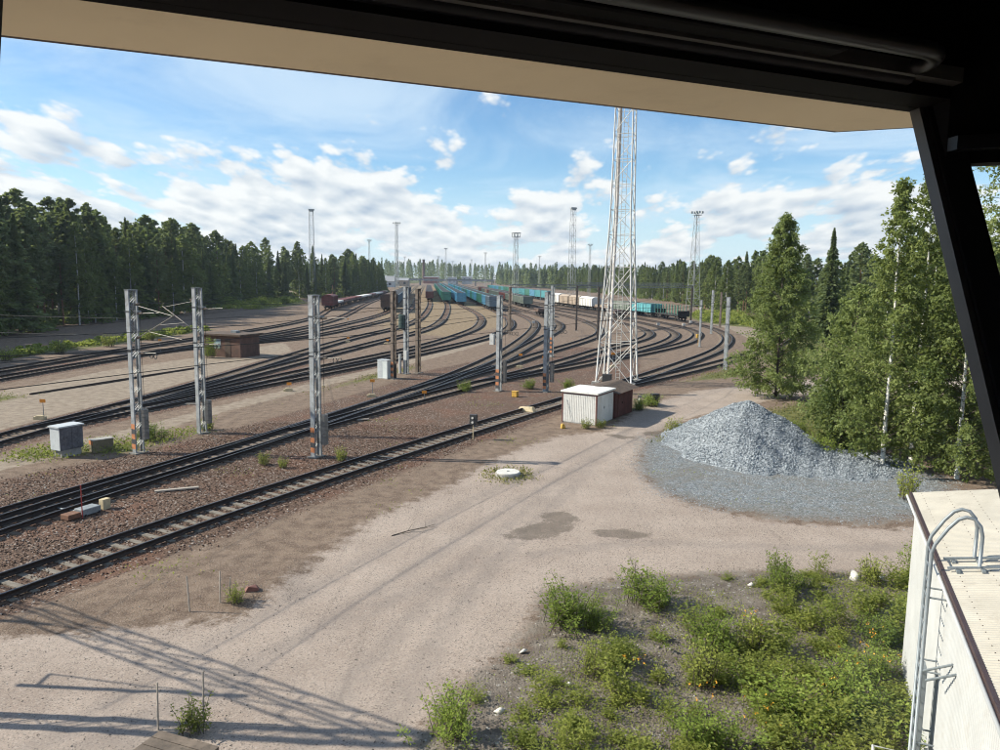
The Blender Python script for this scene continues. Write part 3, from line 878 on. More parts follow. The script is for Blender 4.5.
# blind tube with its bent end below the ceiling
hd = Vector((ct.x, ct.y, 0)) - n1 * 0.34
pts = [hd - u1 * 3.0, hd - u1 * 0.42]
tube_pts = []
for p in pts:
    tube_pts.append(Vector((p.x, p.y, EYE + 0.60)))
e = tube_pts[-1]
for t in range(1, 7):
    a = t / 6 * math.pi / 2
    tube_pts.append(e + u1 * (0.12 * math.sin(a)) + n1 * (0.12 * (1 - math.cos(a))))
b = MB(); b.tube(tube_pts, 0.024, 12)
tbuild(b, "blind_tube", M_BLKG, smooth=True)
b = MB(); c0 = hd - u1 * 3.0 + n1 * .10; c1 = hd - u1 * 0.60 + n1 * .10
b.beam((c0.x, c0.y, EYE + 0.615), (c1.x, c1.y, EYE + 0.615), 0.075, 0.05)
tbuild(b, "blind_cassette", M_BLK, bevel=0.012)
b = MB(); c0 = hd - u1 * 3.0 + n1 * .19; c1 = hd - u1 * 0.25 + n1 * .19
b.tube([(c0.x, c0.y, EYE + 0.602), (c1.x, c1.y, EYE + 0.602)], 0.034, 12)
tbuild(b, "roller_shade", M_BLKG, smooth=True)
octa = lambda rr: [(OC.x + rr * math.sin(i * math.pi / 4), OC.y + rr * math.cos(i * math.pi / 4)) for i in range(8)][::-1]
b = MB(); b.prism(octa(4.2), EYE + 0.862, EYE + 0.93); tbuild(b, "ceiling", M_DARKIN)
b = MB(); b.prism(octa(RE), EYE + 0.953, EYE + 1.02); tbuild(b, "roof", M_FASC)
b = MB(); b.prism(octa(3.3), EYE + FLO - .25, EYE + FLO - .003); tbuild(b, "floor_slab", M_DARKIN)
b = MB(); b.prism(octa(2.6), 0, EYE + FLO - .253); tbuild(b, "shaft", M_WHITE)

# ---------------------------------------------------------------- lower building with corrugated roof
M_ROOFM = mat("cream_roof_sheet", (0.50, 0.455, 0.38), 0.55, 0, 0.14, 0.8, (0.30, 0.26, 0.21), 0.4)
M_GALV = mat("galvanised_steel", (0.23, 0.255, 0.27), 0.5, 0.3, 0.2, 5, (0.24, 0.25, 0.26), 0.4)
da, do = AZ(23.1), AZ(23.1 - 90)                    # along the eave, and outward (left)
E0 = Vector((10.15, 17.89, 4.5))
low = thing("annex_building", (E0.x, E0.y, 0), 0, "white metal clad annex with a cream corrugated roof at the right edge", "building")


def lp(t, off, z):                                  # t metres from the far corner towards the tower, off metres out from the eave
    v = Vector((0, 0, 0)) - da * t + do * off
    return (v.x, v.y, z)


RISE = math.tan(R(10))
LEN = 13.4
prof = []
t = 0.0; pitch = 0.075
while t < LEN:
    prof += [(t, 0), (t + pitch * .35, 0), (t + pitch * .5, 0.024), (t + pitch * .85, 0.024)]; t += pitch
V = []; F = []
for (tt, zz_) in prof:
    for off in (0.0, -4.2):
        V.append(lp(tt, off, 4.5 + zz_ - off * RISE))
    V.append(lp(tt, -8.4, 4.5 + zz_))
for i in range(len(prof) - 1):
    F += [(3*i, 3*i+1, 3*i+4, 3*i+3), (3*i+1, 3*i+2, 3*i+5, 3*i+4)]
link("roof_sheet", np_mesh("roof_sheet", V, F, M_ROOFM), low)
V = []; F = []
t = 0.0; wp = []
while t < LEN - .4:
    wp += [(t + .15, 0), (t + .15 + .05, 0), (t + .15 + .062, 0.03), (t + .15 + .09, 0.03)]; t += 0.105
for (tt, oo) in wp:
    V.append(lp(tt, -0.10 + oo, -0.1)); V.append(lp(tt, -0.10 + oo, 4.47))
for i in range(len(wp) - 1):
    F.append((2*i, 2*i+2, 2*i+3, 2*i+1))
link("wall_sheet", np_mesh("wall_sheet", V, F, M_WHITE), low)
b = MB()
b.hexa([lp(.14, -.13, 0), lp(.14, -8.3, 0), lp(LEN - .3, -8.3, 0), lp(LEN - .3, -.13, 0), lp(.14, -.13, 4.48), lp(.14, -8.3, 4.48), lp(LEN - .3, -8.3, 4.48), lp(LEN - .3, -.13, 4.48)])
b.build("wall_core", M_WHITE, low)
b = MB(); b.beam(lp(-0.02, .035, 4.475), lp(LEN, .035, 4.475), 0.06, 0.10); b.build("eave_trim", M_FASC, low)
b = MB(); b.beam(lp(-0.04, .012, 4.40), lp(-0.04, -4.2, 4.40 + 4.2 * RISE), 0.05, 0.16); b.build("verge_trim", M_WHITE, low)
pts = [lp(-.05, .095, 4.41), lp(LEN, .095, 4.43)]
b = MB(); b.tube(pts, 0.03, 8); b.build("gutter", M_WHITE, low, smooth=True)

b = MB()
for q in range(1, 10):
    for w_i in range(60):
        tt = .12 + w_i * .225 + (.07 if q % 2 else 0)
        if tt < LEN - .1:
            x_, y_, z_ = lp(tt, -.18 - (q - 1) * .5, 4.53 + (.18 + (q - 1) * .5) * RISE)
            b.box(x_ - .006, y_ - .006, z_ - .005, x_ + .006, y_ + .006, z_ + .004)
tag(b.build("roof_screws", M_FASC, low), kind="stuff")
# roof access ladder with two hoop handles
lad = thing("access_ladder", (E0.x, E0.y, 0), 0, "galvanised wall ladder with two hoop handles over the annex roof", "ladder")
for tt in (5.05, 5.55):
    zf = 4.62 + 0.48 * RISE
    pts = [lp(tt, .24, 0.3), lp(tt, .24, 4.85), lp(tt, .20, 5.0), lp(tt, .02, 5.32), lp(tt, -.12, 5.50), lp(tt, -.24, 5.56), lp(tt, -.36, 5.54), lp(tt, -.46, 5.42), lp(tt, -.50, 5.25), lp(tt, -.50, zf)]
    b = MB(); b.tube(pts, 0.032, 10); b.build("hoop_stile", M_GALV, lad, smooth=True)
    b = MB(); b.beam(lp(tt, -.02, 4.60), lp(tt, -2.2, 4.60 + 2.2 * RISE), 0.035, 0.035); b.build("roof_rail", M_GALV, lad)
    for oo in (-.18, -.56, -1.1, -1.7):
        b = MB(); b.beam(lp(tt - .10, oo, 4.545 - oo * RISE), lp(tt + .10, oo, 4.545 - oo * RISE), 0.05, 0.05); b.build("roof_clamp", M_GALV, lad)
z = 0.6
while z < 4.9:
    b = MB(); b.tube([lp(5.05, .24, z), lp(5.55, .24, z)], 0.014, 6); b.build("rung", M_GALV, lad); z += 0.28
for z in (1.2, 2.6, 4.0):
    for tt in (5.05, 5.55):
        b = MB(); b.tube([lp(tt, .24, z), lp(tt, -.08, z)], 0.017, 6); b.build("standoff", M_GALV, lad)
b = MB(); b.hexa([lp(5.12, .13, 0.9), lp(5.12, .20, 0.9), lp(5.48, .20, 0.9), lp(5.48, .13, 0.9), lp(5.12, .13, 2.6), lp(5.12, .20, 2.6), lp(5.48, .20, 2.6), lp(5.48, .13, 2.6)])
b.build("anti_climb_plate", M_GALV, lad)
# long wall brackets carrying a cable tray near the tower
tray = thing("wall_bracket", (E0.x, E0.y, 0), 0, "pair of long steel tubes bracing from the ladder back to the white wall", "bracket")
for tt in (6.6, 6.95):
    b = MB(); b.tube([lp(tt, -.06, 3.3), lp(tt - .75, .24, 2.75)], 0.022, 8); b.build("tube", M_GALV, tray)
gf_ = thing("guard_frame", (E0.x, E0.y, 0), 0, "white tubular guard frame at the foot of the ladder", "guard frame")
b = MB(); b.tube([lp(5.9, .35, 0), lp(5.9, .35, 1.15), lp(5.9, .95, 1.15), lp(5.9, .95, 0)], 0.022, 8); b.build("front_hoop", M_WHITE, gf_)
b = MB(); b.tube([lp(5.9, .95, 1.15), lp(6.7, .95, 1.15), lp(6.7, .95, 0)], 0.022, 8); b.build("side_rail", M_WHITE, gf_)

# ---------------------------------------------------------------- white shed and red shed
M_SHW = mat("shed_white_sheet", (0.74, 0.72, 0.67), 0.55, 0, 0.08, 1.5, (0.48, 0.42, 0.34), 0.3)
M_SHT = mat("shed_red_brown_trim", (0.16, 0.070, 0.060), 0.7, 0, 0.25, 3)
M_SHR = mat("red_brown_boards", (0.115, 0.036, 0.028), 0.8, 0, 0.3, 2.2, (0.06, 0.03, 0.025), 0.4)
M_FELT = mat("brown_roof_felt", (0.10, 0.068, 0.050), 0.95, 0, 0.3, 2.0, (0.16, 0.12, 0.09), 0.5)
M_CONC = mat("rough_concrete", (0.34, 0.325, 0.30), 0.9, 0, 0.2, 3, (0.2, 0.18, 0.16), 0.4, 0.2)
SH_AZ = 31.0
shed = thing("storage_shed", (6.37, 48.54, 0), R(-SH_AZ), "white sheet metal shed with red brown corner trim beside the nearest track", "shed")
# local: +y along azimuth 31, x to the right; near right corner is the origin, shed extends to -x
W_, L_, H_ = 2.5, 2.85, 2.06
b = MB(); b.box(-W_, 0, 0.06, 0, L_, H_); b.build("wall_core", M_SHW, shed)
x = -W_ + .1; i = 0
while x < -0.1:                                     # vertical cladding ribs, front
    b = MB(); b.box(x, -.018, 0.10, x + .075, -.002, H_ - .12); b.build("cladding_rib", M_SHW, shed); x += 0.125
x = .15
while x < L_ - .1:
    if not (0.62 < x < 1.95):
        b = MB(); b.box(.002, x, 0.10, .018, x + .075, H_ - .12); b.build("cladding_rib", M_SHW, shed)
    x += 0.125
for (x0, y0) in ((-W_ - .02, -.026), (-.06, -.026), (-.06, L_ - .06)):
    b = MB(); b.box(x0, y0, .02, x0 + .085, y0 + .085, H_ + .01); b.build("corner_trim", M_SHT, shed)
b = MB(); b.box(-W_ - .03, -.036, H_ - .10, .036, L_ + .03, H_ - .03); b.build("frieze_trim", M_SHT, shed)
b = MB(); b.hexa([(-W_ - .10, -.12, H_ + .012), (.12, -.12, H_ + .012), (.12, L_ + .08, H_ + .03), (-W_ - .10, L_ + .08, H_ + .03), (-W_ - .10, -.12, H_ + .11), (.12, -.12, H_ + .11), (.12, L_ + .08, H_ + .14), (-W_ - .10, L_ + .08, H_ + .14)])
b.build("roof", M_SHW, shed)
for q, (y0, y1) in enumerate(((.66, 1.27), (1.29, 1.90))):
    d = MB(); d.box(.003, y0, .12, .030, y1, H_ - .14); dr = d.build("door", M_SHW, shed)
    if q == 0:
        h = MB(); h.box(.031, y1 - .10, 1.0, .06, y1 - .06, 1.16); h.build("handle", M_BLK, dr)
b = MB(); b.box(-W_ + .02, .02, -.05, -.02, L_ - .02, .06); b.build("plinth", M_CONC, shed)
b = MB(); b.tube([(-2.15, -.04, 1.55), (-1.72, -.09, .12)], 0.012, 5); b.build("leaning_rod", M_GALV, shed)

red = thing("wooden_shed", (7.95, 51.15, 0), R(-SH_AZ), "low red brown wooden shed with a brown felt roof behind the white shed", "shed")
b = MB(); b.box(-2.6, 0, 0.03, 0, 3.3, 1.86); b.build("wall_core", M_SHR, red)
y = 0.02
while y < 3.24:
    b = MB(); b.box(.002, y, .05, .022, y + .13, 1.84); b.build("board", M_SHR, red); y += 0.15
b = MB(); b.hexa([(-2.95, -.25, 1.80), (.42, -.25, 1.80), (.42, 3.6, 1.86), (-2.95, 3.6, 1.86), (-1.4, -.25, 2.22), (-1.0, -.25, 2.22), (-1.0, 3.6, 2.26), (-1.4, 3.6, 2.26)])
b.build("roof", M_FELT, red)
b = MB(); b.box(.024, .55, .06, .05, 1.35, 1.75); dr = b.build("door", M_SHR, red)
b = MB(); b.box(.051, 1.2, .95, .08, 1.28, 1.05); b.build("handle", M_BLK, dr)

# low cable trolley by the red shed: frame, reel wheel
M_DKST = mat("dark_painted_steel", (0.035, 0.035, 0.038), 0.6, 0, 0.3, 3)
tro = thing("flat_trolley", (11.7, 57.3, 0), R(-70), "small dark trolley in the weeds right of the red brown shed", "trolley")
b = MB(); b.box(-1.4, -.35, .42, .5, .35, .52); b.build("deck", M_DKST, tro)
for xx in (-1.1, .2):
    for yy in (-.38, .38):
        ring = [(xx + .21 * math.cos(a), yy, .23 + .21 * math.sin(a)) for a in np.linspace(0, 6.2832, 15)]
        b = MB(); b.tube(ring, 0.045, 6, caps=False); w_ = b.build("wheel", M_DKST, tro)
        b = MB(); b.tube([(xx, yy - .03, .23), (xx, yy + .03, .23)], 0.13, 10); b.build("rim", M_WHITE, w_)
b = MB(); b.box(.35, -.3, .525, .75, .3, .95); b.build("end_box", M_DKST, tro)

# round concrete cover in the dirt
mh = thing("well_cover", (.46, 35.68, 0), 0, "round pale concrete well cover ringed by grass in the dirt", "cover")
b = MB(); b.prism([(0.62 * math.cos(a), 0.62 * math.sin(a)) for a in np.linspace(0, 6.2832, 25)[:-1]], -.05, .17); b.build("ring", M_CONC, mh)
M_PALEC = mat("pale_concrete", (0.60, 0.57, 0.52), 0.85, 0, 0.12, 3, (0.4, 0.36, 0.3), 0.3)
b = MB(); b.prism([(0.56 * math.cos(a), 0.56 * math.sin(a)) for a in np.linspace(0, 6.2832, 25)[:-1]], .173, .24); lid = b.build("lid", M_PALEC, mh, bevel=.01)
b = MB(); b.box(-.06, -.03, .241, .06, .03, .27); b.build("lifting_lug", M_GALV, lid)

# ---------------------------------------------------------------- catenary masts
M_MAST = mat("mast_galvanised", (0.32, 0.335, 0.345), 0.55, 0.15, 0.3, 1.6, (0.13, 0.10, 0.08), 0.55)
M_MASTB = mat("mast_rusty_brown", (0.16, 0.125, 0.10), 0.75, 0.1, 0.3, 1.6, (0.10, 0.06, 0.04), 0.5)
M_ORG = mat("faded_orange_paint", (0.50, 0.19, 0.075), 0.7, 0, 0.25, 4, (0.25, 0.13, 0.08), 0.4)
M_BLP = mat("black_band_paint", (0.05, 0.05, 0.055), 0.7, 0, 0.25, 4)
M_WGT = mat("counterweight_concrete", (0.20, 0.185, 0.165), 0.9, 0, 0.25, 4, (0.1, 0.09, 0.08), 0.4)
M_WIRE = mat("dark_wire", (0.03, 0.03, 0.03), 0.9, 0.0, 0.1, 1)
M_TUBE = mat("cantilever_tube", (0.12, 0.105, 0.09), 0.5, 0.3, 0.2, 3)


def lattice_parts(root, h, w, d, m, hz0=0.0):
    """two channels facing along y, laced on both x sides; returns nothing"""
    for s in (-1, 1):
        b = MB(); y = s * d / 2
        b.box(-w/2, y - .008, hz0, w/2, y + .008, h)
        b.box(-w/2, min(y - s*.009, y - s*.065), hz0, -w/2 + .012, max(y - s*.009, y - s*.065), h)
        b.box(w/2 - .012, min(y - s*.009, y - s*.065), hz0, w/2, max(y - s*.009, y - s*.065), h)
        b.build("channel", m, root)
    for sx in (-1, 1):
        b = MB(); z = hz0 + .25; s = 1
        while z < h - .25:
            z2 = min(z + d * .95, h - .1)
            b.beam((sx * (w/2 - .02), -s * (d/2 - .03), z), (sx * (w/2 - .02), s * (d/2 - .03), z2), .012, .042, (1, 0, 0))
            b.beam((sx * (w/2 - .02), -s * (d/2 - .03), z + .13), (sx * (w/2 - .02), s * (d/2 - .03), min(z2 + .13, h)), .012, .022, (1, 0, 0))
            z = z2; s = -s
        tag(b.build("lacing", m, root), kind="stuff")
    b = MB(); b.box(-w/2 - .03, -d/2 - .03, h + .002, w/2 + .03, d/2 + .03, h + .03); b.build("cap_plate", m, root)
    b = MB(); b.box(-.30, -.40, -.3, .30, .40, .08); b.build("footing", M_WGT, root)


def catenary_mast(x, y, h, az, label, m=None, bands=0, weight=None, w=.30, d=.50, group=None):
    root = thing("catenary_mast", (x, y, gz(x, y) - .02), R(-az), label, "mast", group)
    lattice_parts(root, h, w, d, m or M_MAST)
    for i in range(bands):
        z = .30 + i * .27
        b = MB(); b.box(-w/2 - .004, -d/2 - .014, z, w/2 + .004, -d/2 - .0085, z + .265); b.build("warning_band", M_ORG if i % 2 == (bands - 1) % 2 else M_BLP, root)
    if weight:
        zz0, hh = weight
        for q in range(int(hh / .2)):
            b = MB(); b.prism([(w/2 + .36 + .19 * math.cos(a), .12 + .19 * math.sin(a)) for a in np.linspace(0, 6.2832, 9)[:-1]], zz0 + q * .2, zz0 + q * .2 + .185)
            b.build("tension_weight", M_WGT, root)
        b = MB(); b.tube([(w/2 + .36, .12, zz0 - .1), (w/2 + .36, .12, h - 1.1)], .012, 5); b.build("weight_cable", M_WIRE, root)
        b = MB(); b.beam((0, .12, h - 1.08), (w/2 + .45, .12, h - 1.08), .05, .06); b.build("pulley_arm", m or M_MAST, root)
    for z in (h * .63, h * .87):
        b = MB(); b.box(-w/2 - .04, -d/2 - .035, z, w/2 + .04, -d/2 - .018, z + .07); b.build("clamp_band", M_DKST, root)
    return root


def cantilever(root, h, out, sgn=1, w=.4):
    """bracket arm with stay and register tube, on the +x or -x side of a mast"""
    x0 = sgn * (w/2 + .02)
    b = MB(); b.tube([(x0, 0, h - 2.55), (x0 + sgn * out, 0, h - 1.15)], .021, 6); br = b.build("bracket_tube", M_TUBE, root)
    b = MB(); b.tube([(x0, 0, h - .75), (x0 + sgn * out * .93, 0, h - 1.2)], .015, 6); b.build("top_stay", M_TUBE, root)
    b = MB(); b.tube([(x0 + sgn * out * .35, 0, h - 2.1), (x0 + sgn * (out + .5), 0, h - 2.35)], .014, 6); b.build("register_tube", M_TUBE, root)
    for zz_ in (h - 2.5, h - .78):
        b = MB()
        for q in range(4):
            b.tube([(x0 + sgn * (.18 + q * .07), 0, zz_ + .04 + q * .02), (x0 + sgn * (.215 + q * .07), 0, zz_ + .05 + q * .02)], .06, 8)
        b.build("insulator", M_MASTB, root)


MAZ = 32.0
m1 = catenary_mast(-19.3, 39.3, 8.7, MAZ, "grey lattice mast with orange and black bands beside the grey cabinet", bands=5, weight=(.85, 1.6))
m2 = catenary_mast(-18.0, 44.6, 8.75, MAZ, "grey lattice mast without bands standing behind the one by the cabinet", weight=(.7, 1.5))
m3 = catenary_mast(-9.7, 39.0, 8.57, MAZ, "grey lattice mast with orange base bands between the two nearest tracks", bands=5, weight=(.75, 1.6))
for mm, ou in ((m1, 3.4),):
    cantilever(mm, 8.7, ou, 1)
cantilever(m2, 8.75, 3.2, -1)
m4a = catenary_mast(-10.0, 69.9, 8.2, MAZ, "rusty brown mast with striped base right of the white cabinet", M_MASTB, bands=5)
m4b = catenary_mast(-9.3, 73.7, 8.6, MAZ, "middle grey mast of the cluster, carrying a dark transformer", M_MAST)
m4c = catenary_mast(-8.2, 74.5, 8.4, MAZ, "right hand mast of the cluster of three by the white cabinet", M_MASTB)
b = MB(); b.tube([(-.1, -.55, 4.6), (-.1, -.55, 5.9)], .30, 10); b.build("transformer", mat("dark_green_tank", (.05, .085, .075), .6), m4b)
b = MB(); b.box(-.2, -.75, 4.45, .2, -.3, 4.58); b.build("transformer_shelf", M_DKST, m4b)
b = MB(); b.box(.15, -.62, 1.5, .55, -.32, 2.4); b.build("meter_box", M_WHITE, m4b)
b = MB(); b.tube([(-.45, -.4, .1), (-.45, -.4, 2.0)], .14, 8); b.build("cable_duct", M_WHITE, m4b)
m5 = catenary_mast(-.1, 63.3, 8.15, MAZ, "light grey mast with orange base and a small white box, left of the middle pair", bands=6, weight=(.9, 1.8))
b = MB(); b.box(-.75, -.35, 4.0, -.35, -.05, 4.9); b.build("signal_box", M_WHITE, m5)
m6 = catenary_mast(3.9, 63.1, 8.46, MAZ, "light grey mast with orange base left of the white shed", bands=5, weight=(.9, 1.7))
p2 = catenary_mast(6.3, 91.8, 8.72, MAZ, "farther mast with a tall orange striped base behind the middle pair", M_MAST, bands=8)
for mm, hh, sg in ((m1, 8.7, 1), (m2, 8.75, 1), (m3, 8.57, 1), (m5, 8.15, 1), (m6, 8.46, 1)):
    for zz_, ln in ((hh * .62, 1.5), (hh * .86, 1.9)):
        b = MB(); b.tube([(sg * .2, 0, zz_), (sg * (.2 + ln), .15, zz_ + .12)], .016, 5); ar = b.build("wire_arm", M_TUBE, mm)
        b = MB()
        for q in range(5):
            b.tube([(sg * (.45 + q * .085), .04, zz_ + .02 + q * .007), (sg * (.49 + q * .085), .04, zz_ + .022 + q * .007)], .055, 8)
        b.build("insulator", M_MASTB, ar)
    for q in (0, 1):
        ring = [(sg * (1.3 + q * .34) + .14 * math.cos(a), .15, hh * .62 - .05 + .14 * math.sin(a)) for a in np.linspace(0, 6.2832, 13)]
        b = MB(); b.tube(ring, .022, 5, caps=False); b.build("pulley_wheel", M_DKST, mm)
p1 = catenary_mast(1.5, 126.6, 8.05, MAZ, "dark mast at the left end of the far overhead gantry", M_MASTB)
p3 = catenary_mast(14.1, 140, 8.3, 0, "dark mast under the far gantry, left of the white lattice tower", M_MASTB)
p4 = catenary_mast(15.4, 118.7, 8.3, 0, "dark mast just left of the white lattice tower legs", M_MASTB)
p5 = catenary_mast(28.9, 108.6, 6.8, MAZ, "short grey post with a white lamp at the start of the outer bend", M_MAST, w=.25, d=.3)
b = MB(); b.box(-.14, -.42, 5.4, .14, -.18, 5.75); b.build("lamp_box", M_WHITE, p5)
p6 = catenary_mast(38.1, 135.7, 7.9, MAZ, "bluish grey mast inside the outer bend, left of two", M_MAST)
p7 = catenary_mast(44.8, 153.4, 7.3, MAZ, "bluish grey mast outside the outer bend, far right", M_MASTB)
p8 = catenary_mast(24.4, 80.8, 7.87, MAZ, "light grey lattice mast between the two curved tracks by the birches", M_MAST, w=.34, d=.4)
p9 = catenary_mast(43.5, 172.0, 8.3, 0, "dark mast at the right end of the far overhead gantry", M_MASTB)

# portals: far one across the yard, one beyond the left edge of the view whose shadow falls on the dirt
M_PORT = mat("portal_grey_steel", (0.20, 0.21, 0.215), 0.6, 0.2, 0.2, 1)


def girder(name, a, bb, z, hh, ww, label, n, m, hang=()):
    a, bb = Vector((a[0], a[1], 0)), Vector((bb[0], bb[1], 0)); root = thing(name, (a.x, a.y, 0), 0, label, "gantry")
    d = (bb - a); L = d.length; d.normalize(); s = Vector((-d.y, d.x, 0)) * ww / 2
    for sg in (-1, 1):
        for zz_ in (z, z + hh):
            b = MB(); b.beam(s * sg + Vector((0, 0, zz_)), d * L + s * sg + Vector((0, 0, zz_)), .10 if n > 30 else .055, .11 if n > 30 else .055); b.build("chord", m, root)
        b = MB()
        for i in range(n):
            p = d * (L * i / n) + s * sg; q = d * (L * (i + 1) / n) + s * sg
            zl, zh = (z + .04, z + hh - .04) if i % 2 else (z + hh - .04, z + .04)
            b.beam(p + Vector((0, 0, zl)), q + Vector((0, 0, zh)), .035, .045)
        tag(b.build("web_lacing", m, root), kind="stuff")
    return root, d, L


g1, gd, gl_ = girder("overhead_gantry", (1.5, 126.6), (43.5, 172), 7.9, .55, .5, "dark lattice gantry beam spanning the far curved tracks", 60, M_PORT)
for f in (.13, .3, .47, .62, .8):
    p = gd * (gl_ * f)
    b = MB(); b.tube([(p.x, p.y, 7.88), (p.x, p.y, 5.6)], .05, 5); b.build("drop_post", M_PORT, g1)
g3, gd3, gl3 = girder("overhead_gantry", (14.1, 140), (47, 196), 8.3, .5, .5, "second thin gantry beam farther back above the yard bend", 50, M_PORT)
gm = catenary_mast(-14.0, 15.2, 8.5, MAZ, "lattice gantry mast just outside the left edge whose shadow crosses the dirt")
gm2 = catenary_mast(-29.0, 23.0, 8.5, MAZ, "far lattice mast of the gantry outside the left edge")
g2, gd2, gl2 = girder("overhead_gantry", (-14.0, 15.2), (-29.0, 23.0), 7.6, .7, .6, "lattice gantry outside the left edge whose shadow lies across the dirt", 22, M_MAST)
for f, lo in ((.193, 3.9), (.62, 3.9)):
    p = gd2 * (gl2 * f)
    b = MB(); b.tube([(p.x, p.y, 7.55), (p.x, p.y, lo)], .07, 6); b.build("drop_post", M_MAST, g2)
    b = MB(); b.tube([(p.x, p.y, lo + .3), (p.x - 1.2, p.y + .6, lo + 1.1)], .035, 6); b.build("bracket_tube", M_MAST, g2)
    b = MB(); b.tube([(p.x, p.y, 7.0), (p.x - 1.2, p.y + .6, lo + 1.1)], .025, 6); b.build("top_stay", M_MAST, g2)


def wire(pts, r, label, group="overhead wires"):
    b = MB(); b.tube(pts, r, 4, caps=False); tag(b.build("overhead_wire", M_WIRE), label, "wire", group)


def sag(a, c, s, n=10):
    a, c = Vector(a), Vector(c)
    return [a.lerp(c, i / n) - Vector((0, 0, s * 4 * (i / n) * (1 - i / n))) for i in range(n + 1)]


for key, y0, y1 in (('A', 20, 160), ('T1', 16, 90), ('L2', 45, 170), ('c7b', 55, 160), ('D1', 50, 150), ('c5', 30, 130), ('T1b', 62, 170)):
    P = PATH[key]; s0, s1 = length_at_y(P, y0), length_at_y(P, y1); n = max(1, round((s1 - s0) / 46))
    cat = []; con = []
    for i in range(n):
        a_, _ = along(P, s0 + (s1 - s0) * i / n); c_, _ = along(P, s0 + (s1 - s0) * (i + 1) / n)
        cat += sag((a_[0], a_[1], 7.5), (c_[0], c_[1], 7.5), .75)[:-1]
    for i in range(3 * n + 1):
        a_, _ = along(P, s0 + (s1 - s0) * i / (3 * n)); con.append((a_[0], a_[1], 6.1))
    wire(cat, .014, "thin sagging carrier wire above one of the tracks"); wire(con, .014, "thin level contact wire above one of the tracks", "contact wires")
for (a_, c_) in (((-75, 58, 8.6), (-19.3, 39.3, 7.2)), ((-75, 60, 7.0), (-19.3, 39.3, 6.3)), ((-19.3, 39.3, 8.1), (-31, 88, 7.6))):
    wire(sag(a_, c_, .6), .014, "grey cross span wire reaching the left masts", "cross span wires")

# ---------------------------------------------------------------- big white lattice tower
M_TOW = mat("tower_white_steel", (0.60, 0.585, 0.55), 0.6, 0.0, 0.2, .8, (0.28, 0.21, 0.16), 0.45)
big_t = thing("lattice_tower", (10.9, 69.3, 0), R(-20), "tall white four legged lattice tower behind the sheds", "tower")


def half(z):
    return 1.62 - (1.62 - .92) * min(z, 15) / 15 if z < 15 else .92 - .25 * (z - 15) / 17


HT = 32.0
lv = [0, 3.8, 7.4, 10.7, 13.6, 15.8, 18.0, 20.2, 22.4, 24.6, 26.8, 29.0, 30.6, 32]
for sx, sy in ((-1, -1), (1, -1), (1, 1), (-1, 1)):
    b = MB(); b.tube([(sx * half(z), sy * half(z), z) for z in lv], .085, 8, .055); b.build("leg", M_TOW, big_t, smooth=True)
    b = MB(); b.box(sx * 1.62 - .35, sy * 1.62 - .35, -.2, sx * 1.62 + .35, sy * 1.62 + .35, .25); b.build("footing", M_CONC, big_t)
for i in range(len(lv) - 1):
    z0, z1 = lv[i], lv[i + 1]; a0, a1 = half(z0), half(z1)
    cs0 = [(-a0, -a0), (a0, -a0), (a0, a0), (-a0, a0)]; cs1 = [(-a1, -a1), (a1, -a1), (a1, a1), (-a1, a1)]
    for f in range(4):
        g_ = (f + 1) % 4
        if i % 2 == 0 or i < 4:
            b = MB(); b.tube([(*cs0[f], z0 + .1), (*cs1[g_], z1 - .1)], .032, 5); b.build("brace", M_TOW, big_t)
        if i % 2 == 1 or i < 4:
            b = MB(); b.tube([(*cs0[g_], z0 + .1), (*cs1[f], z1 - .1)], .032, 5); b.build("brace", M_TOW, big_t)
        b = MB(); b.tube([(*cs1[f], z1), (*cs1[g_], z1)], .028, 5); b.build("strut", M_TOW, big_t)
for sx in (-.2, .2):
    b = MB(); b.tube([(sx, .35, .3), (sx, .35, 31)], .03, 5); b.build("ladder_rail", M_TOW, big_t)
b = MB(); z = .5
while z < 31:
    b.tube([(-.2, .35, z), (.2, .35, z)], .016, 4); z += .32
tag(b.build("ladder_rungs", M_TOW, big_t), kind="stuff")
b = MB(); b.tube([(-.75, -.55, .3), (-.45, -.35, 15), (-.35, -.3, 31)], .13, 10); b.build("cable_duct", mat("duct_pinkish_white", (.55, .50, .46), .6), big_t, smooth=True)
b = MB(); b.box(-1.2, -1.2, 31.9, 1.2, 1.2, 32.05); b.build("platform", M_GALV, big_t)
b = MB(); b.box(-.9, -2.35, 0.05, -.1, -1.85, 1.05); b.build("cable_cabinet", M_DKST, big_t)

# ---------------------------------------------------------------- floodlight towers
M_FT = mat("floodlight_tower_grey", (0.33, 0.34, 0.34), 0.6, 0.15, 0.2, .5)


